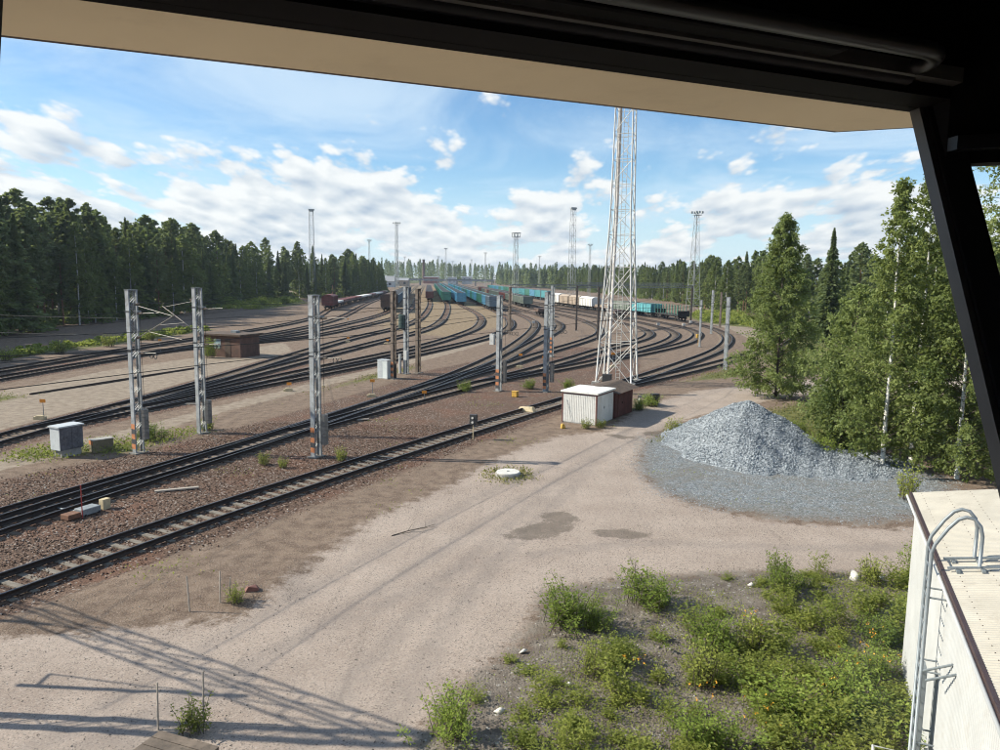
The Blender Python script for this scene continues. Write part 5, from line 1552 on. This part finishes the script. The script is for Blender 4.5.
def spruce(seed, h, R0, n):
    r = np.random.default_rng(seed); t = r.random(n)**.8; z = h * (.06 + .93 * t)
    nb = 8; a = r.uniform(0, 6.28, n); az = np.round((z / (h * .035))).astype(int); ph = (az * 2.399) % 6.28
    a = ph + np.round(r.random(n) * nb) * (6.28 / nb) + r.normal(0, .16, n)
    rm = R0 * (1 - (z - .06 * h) / (.95 * h))**1.05 * (0.75 + .45 * np.sin(az * 1.7 + a * 2)) + .05
    rr = rm * np.sqrt(r.uniform(.04, 1, n))
    zz_ = z - rr * .28 + rr**2 / (R0 * 6) + r.normal(0, .12, n)
    Cn = np.stack([rr * np.cos(a), rr * np.sin(a), zz_], 1)
    Dn = np.stack([np.cos(a), np.sin(a), np.full(n, -.35)], 1) + r.normal(0, .3, (n, 3))
    szf = .30 + .80 * (1 - z / h)
    V, F = cards(Cn, Dn, r.uniform(.5, 1.1, n) * szf, r.uniform(.25, .5, n) * szf, r, .55)
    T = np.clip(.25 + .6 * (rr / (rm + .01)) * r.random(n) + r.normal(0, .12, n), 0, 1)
    return trunk_mesh(h * .97, .012 * h, M_BARK, r), np_mesh("crown", V, F, L_SPR, tint=np.repeat(T, 4))


def clump_tree(seed, h, R0, n, mleaf, mbark, base=.25, shape='egg', ls=(.22, .42), ncl=70, droop=.0, clr=.55, r0=None, tip=.8):
    r = np.random.default_rng(seed); cl = []; br = []
    for i in range(ncl):
        t = base + (1 - base) * r.random()**.85
        u = (t - base) / (1 - base)
        if shape == 'egg': rm = R0 * math.sin(math.pi * min(1, .12 + .88 * u)**.75)**.8
        elif shape == 'cone': rm = R0 * (1 - u)**.62 * min(1, .6 + u * 4) + .12
        elif shape == 'cone2': rm = R0 * (1 - u)**.55 * min(1, .55 + u * 3) + .1
        else: rm = R0 * (.45 + .55 * math.sin(math.pi * (.25 + .7 * u)))
        rm *= r.uniform(.75, 1.15); a = r.uniform(0, 6.28); q = rm * math.sqrt(r.uniform(.08, 1))
        c = np.array([q * math.cos(a), q * math.sin(a), t * h - droop * q]); cl.append((c, clr * r.uniform(.6, 1.35) * (1.2 - tip * u), a))
        br.append(((0, 0, max(.3, t * h - q * .75)), tuple(c), .012 + .02 * (1 - u) * h / 15))
    w = np.array([c[1]**2 for c in cl]); w /= w.sum(); ci = r.choice(len(cl), n, p=w)
    cen = np.array([c[0] for c in cl])[ci]; rad = np.array([c[1] for c in cl])[ci]
    d = r.normal(size=(n, 3)); d /= np.linalg.norm(d, axis=1)[:, None]; q = r.random(n)**.55
    Cn = cen + d * (rad * q)[:, None] * np.array([1.15, 1.15, .75]); Cn[:, 2] -= droop * rad * q * .8
    Cn[:, 2] = np.maximum(Cn[:, 2], .15)
    Dn = d + r.normal(0, .5, (n, 3)); Dn[:, 2] -= .5
    V, F = cards(Cn, Dn, r.uniform(*ls, n), r.uniform(ls[0] * .6, ls[1] * .7, n), r, .3)
    ct = np.array([r.random() for _ in cl])[ci]
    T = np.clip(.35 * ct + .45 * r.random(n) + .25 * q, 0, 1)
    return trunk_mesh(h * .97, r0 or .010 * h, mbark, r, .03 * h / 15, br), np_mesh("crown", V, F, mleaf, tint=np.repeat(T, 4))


def branchy_tree(seed, h, R0, nbr, ntw, nlf, mleaf, mbark, base=.05, prof='spire', ls=(.08, .2), rise=.55, hang=.55, r0=.12):
    """leader with tapering limbs; leaves hang on twigs along each limb, leaving gaps between limbs"""
    r = np.random.default_rng(seed); b = MB(); n = 10
    off = np.cumsum(r.normal(0, .006 * h / 15 + .012, (n, 2)), 0); off -= off[0]; tz = np.linspace(0, h, n)
    b.tube([(off[i, 0], off[i, 1], tz[i] - (.2 if i == 0 else 0)) for i in range(n)], r0, 8, .012); b.cur = 1
    Cs, Ds, Ts = [], [], []
    for i in range(nbr):
        u = ((i + r.random()) / nbr)**.9; t = base + (.985 - base) * u
        if prof == 'spire': L = R0 * (1 - u)**.80 * min(1, .55 + 3.0 * u)
        elif prof == 'oval': L = R0 * (1 - u**2.2)**.75 * min(1, .5 + 2.2 * u)
        else: L = R0 * (1 - u)**.5 * min(1, .35 + 1.6 * u)
        L = L * r.uniform(.62, 1.15) + .18; az = i * 2.39996 + r.normal(0, .35); z1 = t * h; z0 = max(.25, z1 - L * rise * .6)
        ox, oy = np.interp(z0, tz, off[:, 0]), np.interp(z0, tz, off[:, 1]); d = np.array([math.cos(az), math.sin(az)])
        sg = np.linspace(0, 1, 5); lat = np.cumsum(r.normal(0, .04 * L, 5)); lat -= lat[0]
        P = np.stack([ox + d[0] * L * sg - d[1] * lat, oy + d[1] * L * sg + d[0] * lat, z0 + L * (rise * 1.5 * sg - rise * .9 * sg**2)], 1)
        b.tube([tuple(p) for p in P], .010 + .016 * L / 3, 4, .004, caps=False)
        tint0 = r.normal(0, .16)
        for q in range(max(2, int(ntw * (.4 + .6 * L / R0)))):
            s_ = r.uniform(.18, 1.0) ** .8; k_ = min(3, int(s_ * 4)); f = s_ * 4 - k_; p = P[k_] * (1 - f) + P[k_ + 1] * f
            dv = np.array([d[0] * .5, d[1] * .5, 0]) + r.normal(0, .55, 3); dv[2] -= hang; dv /= np.linalg.norm(dv); tl = r.uniform(.25, .95) * (.45 + .2 * L)
            m = max(4, int(nlf * r.uniform(.5, 1.5))); v = r.random(m)[:, None] ** .8
            C_ = p + dv * tl * v + r.normal(0, .07 + .03 * L / R0, (m, 3)); Cs.append(C_)
            Ds.append(dv + r.normal(0, .6, (m, 3))); Ts.append(np.clip(.42 + tint0 + r.normal(0, .10) + r.normal(0, .16, m) + .2 * (s_ - .5), 0, 1))
    m = 120; C_ = np.stack([r.normal(0, .12, m), r.normal(0, .12, m), h * r.uniform(.93, 1.0, m)], 1) + np.array([off[-1, 0], off[-1, 1], 0]); Cs.append(C_); Ds.append(r.normal(size=(m, 3)) + [0, 0, 1]); Ts.append(np.full(m, .6))
    Cn, Dn, T = np.concatenate(Cs), np.concatenate(Ds), np.concatenate(Ts); Cn[:, 2] = np.maximum(Cn[:, 2], .12); nn = len(Cn)
    V, F = cards(Cn, Dn, r.uniform(*ls, nn), r.uniform(ls[0] * .55, ls[1] * .62, nn), r, .3)
    return b.mesh("trunk", [mbark, M_BARK], True), np_mesh("crown", V, F, mleaf, tint=np.repeat(T, 4))


PROTO = {}
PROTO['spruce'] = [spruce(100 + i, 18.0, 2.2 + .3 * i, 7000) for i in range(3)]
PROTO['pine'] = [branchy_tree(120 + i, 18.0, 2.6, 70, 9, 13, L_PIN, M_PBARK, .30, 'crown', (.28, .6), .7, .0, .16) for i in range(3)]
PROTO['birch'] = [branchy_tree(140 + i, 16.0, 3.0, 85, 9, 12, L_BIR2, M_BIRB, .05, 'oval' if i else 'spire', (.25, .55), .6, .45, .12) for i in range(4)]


def plant_tree(kind, x, y, h, label, group, rr):
    tm, cm = rr.choice(PROTO[kind]); base = 16.0 if kind == 'birch' else 18.0
    o = thing(kind + "_tree", (x, y, -.05), rr.uniform(0, 6.28), label, "tree", group); s = h / base
    w_ = rr.uniform(1.0, 1.45); o.scale = (s * w_, s * w_ * rr.uniform(.9, 1.1), s)
    link("trunk", tm, o); link("crown", cm, o)
    return o


rr = random.Random(77)
edge_l = [(60, -72), (100, -73), (140, -75), (190, -76), (225, -84), (280, -86), (315, -76), (340, -66), (400, -62), (450, -70), (520, -96)]
ex, eyy = np.array([e[1] for e in edge_l], float), np.array([e[0] for e in edge_l], float)
def photo_x(x, y):                                     # where along the view a thing stands, for its description
    return 500 + 750 * x / y


def forest_label(kd, x, y, row, side):
    look = {'spruce': "dark spruce", 'pine': "tall pine", 'birch': "leafy birch"}[kd]
    where = "at the front" if row == 0 else ("in the middle" if row == 1 else "at the back")
    p = photo_x(x, y)
    if side == 'l':
        z_ = "left of the striped cabinet mast" if p < 120 else "behind the first two masts" if p < 215 else "beyond the brick hut" if p < 300 else "past the left floodlight tower"
        return f"{look} {where} of the left forest, {z_}"
    z_ = "left of the white tower" if p < 590 else "right of the white tower" if p < 690 else "by the lamp platform tower" if p < 745 else "behind the lone conical tree" if p < 840 else "behind the near birches"
    return f"{look} {where} of the right forest, {z_}"

y = 62.0
while y < 470:
    for row in range(4 if y < 260 else 3):
        if rr.random() < .10: continue
        x = float(np.interp(y, eyy, ex)) - row * 4.6 - rr.uniform(0, 3.2)
        kd = rr.choices(('spruce', 'pine', 'birch'), ((.24, .16, .60), (.28, .36, .36), (.3, .5, .2), (.25, .6, .15))[row])[0]
        h = (rr.uniform(12, 19) if row == 0 else rr.uniform(16.5, 21.5)) + row * .6 + (1.5 if kd == 'pine' else 0) - (3.5 if y > 330 else 0) * (y - 330) / 140
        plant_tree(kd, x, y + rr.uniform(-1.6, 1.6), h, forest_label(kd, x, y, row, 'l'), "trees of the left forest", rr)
    y += 3.9 if y < 160 else (4.8 if y < 260 else 6.5)
edge_r = [(170, 92), (190, 80), (215, 68), (260, 70), (330, 74), (420, 72), (520, 64), (620, 52), (740, 34)]
ex, eyy = np.array([e[1] for e in edge_r], float), np.array([e[0] for e in edge_r], float)
y = 172.0
while y < 740:
    for row in range(3):
        if rr.random() < .08: continue
        x = float(np.interp(y, eyy, ex)) + row * 5.0 + rr.uniform(0, 3.5)
        kd = rr.choices(('spruce', 'pine', 'birch'), ((.12, .2, .68), (.22, .4, .38), (.25, .5, .25))[row])[0]
        h = rr.uniform(12.5, 17) + row * 1.6
        plant_tree(kd, x, y + rr.uniform(-2, 2), h, forest_label(kd, x, y, row, 'r'), "trees of the right forest", rr)
    y += 6.0 if y < 330 else 10
for i in range(34):                                   # trees behind the birches on the right
    a = rr.uniform(.38, .62); dist = rr.uniform(105, 200)
    kd = rr.choices(('spruce', 'pine', 'birch'), (.2, .4, .4))[0]
    xx = dist * a + rr.uniform(0, 20)
    plant_tree(kd, xx, dist, rr.uniform(13, 18), forest_label(kd, xx, dist, 2, 'r'), "trees of the right forest", rr)


def mass(name, pts, label, n=260, cs=1.0, ml=None):
    """distant wood that reads as one mass"""
    Vs, Fs, Ts, o0 = [], [], [], 0
    r = np.random.default_rng(9)
    for (x, y, h, R0) in pts:
        u = r.random(n)**.8; rm = R0 * (1 - u)**.6 + .3; a = r.uniform(0, 6.28, n); q = rm * np.sqrt(r.random(n))
        Cn = np.stack([x + q * np.cos(a), y + q * np.sin(a), h * (.05 + .95 * u)], 1)
        V, F = cards(Cn, r.normal(size=(n, 3)) + np.array([0, 0, -.4]), cs * r.uniform(1.2, 2.4, n), cs * r.uniform(.8, 1.6, n), r, .3)
        Vs.append(V); Fs.append(F + o0); Ts.append(np.repeat(np.clip(r.normal(.4, .25, n), 0, 1), 4)); o0 += len(V)
    me = np_mesh(name, np.concatenate(Vs), np.concatenate(Fs), ml or L_PIN, tint=np.concatenate(Ts))
    return tag(link(name, me), label, "forest", None, "stuff")


r = np.random.default_rng(12); pts = []
for i in range(420):
    y = r.uniform(1080, 1400); x = r.uniform(-330, 330)
    pts.append((x, y, r.uniform(25, 33) + (3 if x < -90 else 0), r.uniform(3, 5)))
for i in range(160):
    t = r.random(); pts.append((44 - 60 * t + r.uniform(0, 40), 640 + 420 * t + r.uniform(-15, 15), r.uniform(15, 20), r.uniform(2.5, 4)))
for i in range(150):
    y = r.uniform(480, 1000); pts.append((-104 - (y - 480) * .14 - r.uniform(0, 50), y, r.uniform(13, 19), r.uniform(2.5, 4)))
r = np.random.default_rng(15); ug = []
for i in range(260):
    y = r.uniform(62, 430); ug.append((float(np.interp(y, [e[0] for e in edge_l], [e[1] for e in edge_l])) + r.uniform(-14, 1.5), y, r.uniform(1.0, 3.2), r.uniform(1.2, 2.2)))
for i in range(150):
    y = r.uniform(172, 560); ug.append((float(np.interp(y, [e[0] for e in edge_r], [e[1] for e in edge_r])) + r.uniform(-2, 12), y, r.uniform(1.0, 3.5), r.uniform(1.2, 2.4)))
vg = []
for i in range(420):
    t = r.random(); y = 150 + 85 * t; x0_ = float(np.interp(y, [150, 175, 205, 235], [57, 48, 52, 62])); vg.append((x0_ + r.uniform(0, 14), y, r.uniform(.3, 1.0), r.uniform(.6, 1.3)))
for i in range(160):
    y = r.uniform(205, 280); vg.append((float(np.interp(y, [205, 280], [-66, -72])) - r.uniform(0, 14), y, r.uniform(.4, 1.6), r.uniform(.7, 1.5)))
for i in range(120):
    y = r.uniform(72, 128); vg.append((float(np.interp(y, [72, 128], [-55, -50])) - r.uniform(0, 3.5), y, r.uniform(.3, .9), r.uniform(.4, .9)))
mass("verge_grass", vg, "tall yellow green grass along the forest verges", 45, .26, L_WEED)
mass("forest_undergrowth", ug, "low dark shrubs filling the feet of the forest edges", 110, .42, L_BIR2)
mass("far_forest", pts, "distant forest closing the horizon behind the yard")

# near birches and the big alder by the road
NEAR = [
 (23.0, 61.8, 15.2, 4.1, 210, 22, 17, L_BIR2, M_BARK, .015, 'spire', "birch_tree", "slim conical leafy tree standing alone beyond the gravel heap"),
 (20.2, 38.6, 14.9, 2.7, 110, 17, 16, L_BIR, M_BIRB, .05, 'spire', "birch_tree", "slender birch with a visible white trunk at the right of the heap"),
 (22.6, 40.2, 15.6, 3.0, 105, 17, 16, L_BIR, M_BIRB, .04, 'spire', "birch_tree", "tallest birch of the right group, next to the window post"),
 (22.8, 36.4, 12.4, 3.0, 115, 19, 18, L_BIR, M_BIRB, .04, 'oval', "birch_tree", "full yellow green birch nearest the annex roof"),
 (26.0, 38.4, 14.4, 3.0, 95, 16, 15, L_BIR, M_BIRB, .04, 'oval', "birch_tree", "birch partly hidden by the window post"),
 (21.8, 46.0, 9.6, 2.9, 95, 15, 15, L_BIR2, M_BARK, .03, 'oval', "birch_tree", "shorter bushy tree between the heap and the tall birches"),
 (27.5, 48.0, 13.0, 3.0, 90, 14, 14, L_BIR2, M_BIRB, .05, 'oval', "birch_tree", "birch standing behind the right group"),
 (29.6, 43.0, 21.5, 4.2, 120, 17, 14, L_BIR, M_BIRB, .05, 'oval', "birch_tree", "birch showing in the narrow window at the far right"),
 (19.6, 42.2, 5.4, 1.9, 70, 14, 14, L_BIR2, M_BARK, .03, 'oval', "young_tree", "low leafy sapling at the right foot of the heap"),
 (25.4, 53.5, 7.4, 2.5, 75, 13, 13, L_BIR2, M_BARK, .04, 'oval', "young_tree", "small dark leafy tree behind the heap"),
]
for i, (x, y, h, R0, nb_, nt_, nl_, ml, mb_, base, shp, nm, lab) in enumerate(NEAR):
    tm, cm = branchy_tree(300 + i, h, R0, nb_, nt_, nl_, ml, mb_, base, shp, (.09, .25), .55, .55, .07 + .004 * h)
    o = thing(nm, (x, y, gz(x, y) - .05), 0, lab, "tree"); link("trunk", tm, o); link("crown", cm, o)

# ---------------------------------------------------------------- bushes, weeds and grass
def bush_meshes(seed, rad, h, nst, nl, ls, ml):
    r = np.random.default_rng(seed); Cs = []; Ds = []; b = MB(); per = nl // nst
    for i in range(nst):
        a = r.uniform(0, 6.28); bx, by = rad * .35 * r.normal(size=2); ro = rad * r.uniform(.2, .8); hh = h * r.uniform(.45, 1.0)
        t = np.linspace(0, 1, 6)
        P = np.stack([bx + ro * math.cos(a) * t**1.4, by + ro * math.sin(a) * t**1.4, hh * t**.9], 1) + np.cumsum(r.normal(0, .012, (6, 3)), 0)
        b.tube([tuple(p) for p in P], .010, 3, .004, caps=False)
        tt = r.uniform(.12, 1.0, per); idx_ = np.clip((tt * 5), 0, 4.99); i0 = idx_.astype(int); f = (idx_ - i0)[:, None]
        C_ = P[i0] * (1 - f) + P[i0 + 1] * f; d = r.normal(size=(per, 3)); d[:, 2] = np.abs(d[:, 2]) * .5; d /= np.linalg.norm(d, axis=1)[:, None]
        Cs.append(C_ + d * r.uniform(.03, .11, per)[:, None] * (.6 + rad)); Ds.append(d)
    Cn = np.concatenate(Cs); Dn = np.concatenate(Ds); n = len(Cn); Cn[:, 2] = np.maximum(Cn[:, 2], .02)
    V, F = cards(Cn, Dn, r.uniform(ls * .7, ls * 1.4, n), r.uniform(ls * .4, ls * .75, n), r, .4)
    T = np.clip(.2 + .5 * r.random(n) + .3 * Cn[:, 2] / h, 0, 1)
    return b.mesh("stems", M_BARK), np_mesh("foliage", V, F, ml, tint=np.repeat(T, 4))


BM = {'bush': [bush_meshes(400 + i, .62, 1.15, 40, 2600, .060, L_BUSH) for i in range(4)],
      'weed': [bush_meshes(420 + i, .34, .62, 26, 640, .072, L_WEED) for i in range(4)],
      'tall': [bush_meshes(440 + i, .42, 1.25, 26, 900, .075, L_WEED) for i in range(2)]}


def bush(kind, x, y, s, label, group=None, nm="leafy_bush", sz=None):
    st_, fo = rr.choice(BM[kind]); o = thing(nm, (x, y, gz(x, y) - .03), rr.uniform(0, 6.28), label, "bush" if kind != 'weed' else "weed", group)
    o.scale = (s, s, sz or s); link("stems", st_, o); link("foliage", fo, o); return o


for (kd, x, y, s, lab, sz) in (
        ('bush', 1.9, 19.5, 1.45, "largest green willow bush at the near edge of the dirt road", 1.2), ('bush', 2.7, 19.3, .85, "low right shoulder of green bush beside the largest willow bush", .7),
        ('bush', 4.5, 21.1, 1.4, "second big green bush at the top edge of the weedy patch", 1.05), ('bush', 8.7, 22.1, 1.15, "green bush with upright shoots at the middle of the far weed edge", 1.1),
        ('bush', 5.6, 18.4, 1.3, "dark green rounded bush in the middle of the weedy patch", 1.0), ('bush', -.9, 14.6, 1.0, "bush at the bottom edge beside the dirt road", 1.0),
        ('tall', 2.3, 16.9, .85, "small upright pale green bush left of the middle bush", .8), ('tall', 6.7, 18.5, 1.15, "feathery yellow green bush right of the middle bush", .95),
        ('tall', 11.9, 22.8, 1.0, "small bush by white stones near the ladder", .8), ('bush', 14.0, 23.6, 1.1, "bush tucked behind the ladder at the annex corner", 1.2),
        ('bush', 8.0, 15.6, 1.6, "leafy bright green bush lowest and nearest the ladder", .95), ('bush', 6.4, 15.4, 1.6, "wide green bush along the bottom edge", .85),
        ('tall', 4.9, 16.6, 1.1, "tall yellow green weed stand at the bottom middle", 1.0), ('bush', 9.2, 17.1, 1.0, "bush with orange flowers left of the ladder", .75),
        ('tall', 18.3, 32.6, 1.3, "lone pale bush at the right end of the spread gravel", 1.3), ('bush', 17.6, 40.2, 1.6, "green bush at the right foot of the stone heap", 1.3),
        ('bush', 20.5, 44.2, 1.9, "dense bush under the trees behind the heap", 1.4), ('bush', 18.6, 45.6, 1.5, "low bush behind the right slope of the heap", 1.1),
        ('tall', -7.7, 20.9, .7, "green weed tuft by the three stakes", .5), ('tall', -6.4, 14.7, .9, "weed clump around the wooden hatch", .6),
        ('bush', 5.9, 65.2, 1.1, "green shrub row at the foot of the right middle mast", .8), ('bush', 2.6, 64.8, 1.2, "green shrub between the two middle masts", .8), ('bush', -3.0, 62.5, 1.0, "green weed left of the left middle mast", .9),
        ('bush', -33.4, 85.6, 1.6, "climbing shrub against the brick hut wall", 2.1), ('tall', -18.0, 45.6, 1.2, "yellow green weeds behind the mast pair", .8), ('bush', -20.3, 42.6, 1.6, "weedy shrub behind the striped left mast", .9),
        ('tall', -12.0, 37.2, .8, "weed tuft left of the third striped mast", .6), ('tall', -10.8, 36.6, .7, "yellow weed tuft in front of the third striped mast", .5), ('tall', -8.2, 38.1, .8, "green weed right of the third striped mast", .7),
        ('bush', 11.5, 56.6, 1.4, "dark weeds growing around the trolley", .9), ('bush', 10.3, 54.8, 1.3, "weeds against the red brown shed", .8), ('tall', 5.6, 47.5, 1.0, "weeds along the foot of the white shed", .6), ('tall', 6.6, 47.8, 1.0, "weeds at the near corner of the white shed", .5),
        ('bush', 8.9, 14.0, 1.5, "bright green bush beside the foot of the ladder", 1.0), ('bush', 4.4, 14.2, 1.3, "green bush at the bottom edge, middle of the weedy patch", .8), ('bush', 10.2, 18.9, 1.1, "flowering weeds close to the ladder", .7),
        ('bush', -75.0, 232, 4.2, "sunlit yellow green thicket before the left forest, left of the floodlight tower", 2.6), ('bush', -72.0, 250, 4.2, "sunlit thicket beside the dark red wagon", 2.4), ('bush', -78.0, 218, 4.0, "leftmost sunlit thicket before the left forest", 2.8),
        ('tall', -53.0, 80, 2.2, "grass tufts along the leftmost track, near the frame edge", 1.3), ('tall', -52.0, 88, 2.4, "grass tufts along the leftmost track, behind the first mast", 1.4), ('tall', -51.0, 97, 2.4, "grass tufts along the leftmost track, between the first two masts", 1.4), ('tall', -50.0, 107, 2.4, "grass tufts along the leftmost track, left of the hut", 1.4),
        ('tall', 11.0, 46.6, 1.3, "tall dry grass clump at the left foot of the heap", .9)):
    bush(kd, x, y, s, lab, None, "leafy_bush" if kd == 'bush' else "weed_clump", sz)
wv, wf, wt, w0, n = [], [], [], 0, 0
while n < 250:
    x = rr.uniform(-2, 14); y = rr.uniform(11.5, 24)
    sd = float(poly_sd(np.array([x]), np.array([y]), SOIL)[0])
    if sd < .1: continue
    lush = max(0, min(1, (x * .5 - (y - 15) * .55 + 1.2) / 4))
    if rr.random() > .13 + 1.0 * lush: continue
    me = rr.choice(BM['weed' if rr.random() < .7 else 'tall'])[1]; nv = len(me.vertices)
    co = np.empty(nv * 3, np.float32); me.vertices.foreach_get("co", co); co = co.reshape(-1, 3)
    sel = np.repeat(NR.random(nv // 4) < .62, 4); co = co[sel]; nv = len(co)
    a_ = rr.uniform(0, 6.28); sc_ = rr.uniform(.45, .9) + .5 * lush; ca, sa = math.cos(a_), math.sin(a_)
    wv.append(np.stack([x + sc_ * (co[:, 0] * ca - co[:, 1] * sa), y + sc_ * (co[:, 0] * sa + co[:, 1] * ca), gz(x, y) - .02 + co[:, 2] * rr.uniform(.4, .85) * sc_], 1))
    wf.append(np.arange(nv).reshape(-1, 4) + w0); w0 += nv; wt.append(np.repeat(np.clip(NR.normal(rr.uniform(.2, .8), .2, nv // 4), 0, 1), 4)); n += 1
tag(link("weed_tufts", np_mesh("weed_tufts", np.concatenate(wv), np.concatenate(wf), L_WEED, tint=np.concatenate(wt))), "loose weed tufts spread over the dark soil patch", "weeds", None, "stuff")


def ground_cover(name, poly_or_fn, n, ls, ml, box, label, seed, hmax=.12, cat="plants"):
    r = np.random.default_rng(seed); X = r.uniform(box[0], box[1], n); Y = r.uniform(box[2], box[3], n)
    m = poly_or_fn(X, Y, r); X, Y = X[m], Y[m]; n = len(X)
    Z = np.array([gz(a, c) for a, c in zip(X, Y)]) + r.uniform(0, hmax, n)
    d = r.normal(size=(n, 3)); d[:, 2] = np.abs(d[:, 2]) + .3
    V, F = cards(np.stack([X, Y, Z], 1), d, r.uniform(ls * .7, ls * 1.5, n), r.uniform(ls * .25, ls * .6, n), r, .3)
    return tag(link(name, np_mesh(name, V, F, ml, tint=np.repeat(r.random(n), 4))), label, cat, None, "stuff")


ground_cover("ground_weeds", lambda X, Y, r: (poly_sd(X, Y, SOIL) > .1) & (r.random(len(X)) < np.clip(.10 + .55 * fbm(X, Y, 1.1, 52) + 1.0 * (X * .5 - (Y - 15) * .5 + .6) / 4, .02, 1)), 120000, .055, L_WEED, (-3, 15, 11, 24.5), "low creeping weeds covering the soil patch", 51, .14)
M_FLOW = mat("orange_petals", (0.80, 0.38, 0.02), 0.6, 0, 0.1, 4)
fl = [(8.9, 17.3, .5), (9.4, 17.0, .4), (7.3, 15.6, .5), (4.6, 15.6, .8), (3.4, 16.9, .5), (9.9, 18.4, .5), (5.6, 14.6, .6), (7.0, 19.3, .6)]
Cs = np.array([(x + rr.gauss(0, s * .5), y + rr.gauss(0, s * .5), 0) for (x, y, s) in fl for _ in range(8)])
Cs[:, 2] = [gz(a, c) + rr.uniform(.35, .75) for a, c, _ in Cs]
r = np.random.default_rng(61)
V, F = cards(np.repeat(Cs, 4, 0) + r.normal(0, .02, (len(Cs) * 4, 3)), r.normal(size=(len(Cs) * 4, 3)), np.full(len(Cs) * 4, .045), np.full(len(Cs) * 4, .035), r, .5)
tag(link("orange_flowers", np_mesh("orange_flowers", V, F, M_FLOW)), "tiny orange flowers dotted through the weeds", "flowers", None, "stuff")


def keep_grass(X, Y, r):
    m = np.zeros(len(X), bool)
    for p in GRASS[:6] + [GRASS[9]]:
        m |= poly_sd(X, Y, p) > r.normal(.2, .5, len(X))
    ring = np.hypot(X - .46, Y - 35.68); m |= (ring < 1.3) & (ring > .6) & (r.random(len(X)) < .9)
    return m & (r.random(len(X)) < np.clip(.55 + .5 * fbm(X, Y, .9, 63), .1, 1))


L_GRS = leaf_mat("dry_grass", (0.10, 0.115, 0.035), (0.27, 0.235, 0.095), .3)
ground_cover("rough_grass", keep_grass, 160000, .16, L_GRS, (-42, 42, 34, 86), "rough yellow green grass on the verges", 62, .22, "grass")
ground_cover("cabinet_grass", lambda X, Y, r: (poly_sd(X, Y, [(-26, 36.6), (-22.5, 37.2), (-20.4, 38.6), (-17.2, 44.2), (-18.6, 46), (-21.6, 42.6), (-25.6, 39.6)]) > r.normal(.1, .4, len(X))) & (r.random(len(X)) < np.clip(.5 + .6 * fbm(X, Y, 1.2, 66), .05, 1)), 14000, .15, L_WEED, (-27, -16.5, 36, 47), "weedy grass around the relay cabinet and the first masts", 65, .34, "grass")
o = thing("dead_branch", (-3.2, 27.4, gz(-3.2, 27.4)), .5, "dead grey branch lying on the dirt left of the damp patches", "branch")
b = MB(); b.tube([(-.9, -.1, .03), (-.2, .05, .06), (.5, 0, .12), (1.0, .2, .1)], .022, 5, .008); b.build("stem", M_BARK, o)
for (p0, p1) in (((-.2, .05, .06), (.2, .5, .2)), ((.3, 0, .1), (.8, -.4, .22)), ((-.5, 0, .04), (-.3, -.45, .15)), ((.5, 0, .12), (.7, .45, .3)), ((.1, .03, .08), (.35, -.35, .18))):
    b = MB(); b.tube([p0, p1], .012, 4, .004); b.build("twig", M_BARK, o)
ground_cover("well_grass", lambda X, Y, r: (np.hypot(X - .46, (Y - 35.68) * .8) < r.normal(1.0, .35, len(X))) & (np.hypot(X - .46, Y - 35.68) > .6), 3500, .13, L_GRS, (-1.6, 2.6, 33, 38.4), "ring of grass around the concrete well cover", 64, .12, "grass")
ground_cover("sparse_weeds", lambda X, Y, r: (r.random(len(X)) < np.clip(fbm(X, Y, .8, 71) * 1.4 - .75, 0, .8)) & (track_dist(X, Y) > 1.6) & (poly_sd(X, Y, ROAD) < .2), 60000, .09, L_WEED, (-30, 14, 18, 66), "sparse weeds scattered between the tracks", 72, .14)
r_ = random.Random(5)
for (x, y, s) in ((8.0, 22.6, .16), (11.6, 23.2, .24), (12.3, 23.1, .2), (1.7, 16.5, .13), (.1, 15.4, .12), (.7, 18.2, .12)):
    o = thing("pale_stone", (x, y, gz(x, y)), r_.uniform(0, 6), "pale broken stone lying on the weedy soil patch", "stone", "pale stones on the soil")
    V, F, T = stones(np.array([(0, 0, s * .35)]), np.array([s]), int(x * 10) + 3, .7)
    link("stone", np_mesh("stone", V, F, M_PALEC), o)

# ---------------------------------------------------------------- the summer air
k = N("thin_haze"); k.n.remove(k.out); k.out = k.node("ShaderNodeOutputMaterial")
pv = k.node("ShaderNodeVolumePrincipled"); pv.inputs['Color'].default_value = (0.72, 0.84, 1.0, 1); pv.inputs['Density'].default_value = 0.00013
pv.inputs['Anisotropy'].default_value = 0.3
k.l.new(pv.outputs[0], k.out.inputs['Volume'])
b = MB(); b.box(-1900, -320, -1.5, 1900, 3900, 46); tag(b.build("haze", k.m), None, None, None, "stuff")
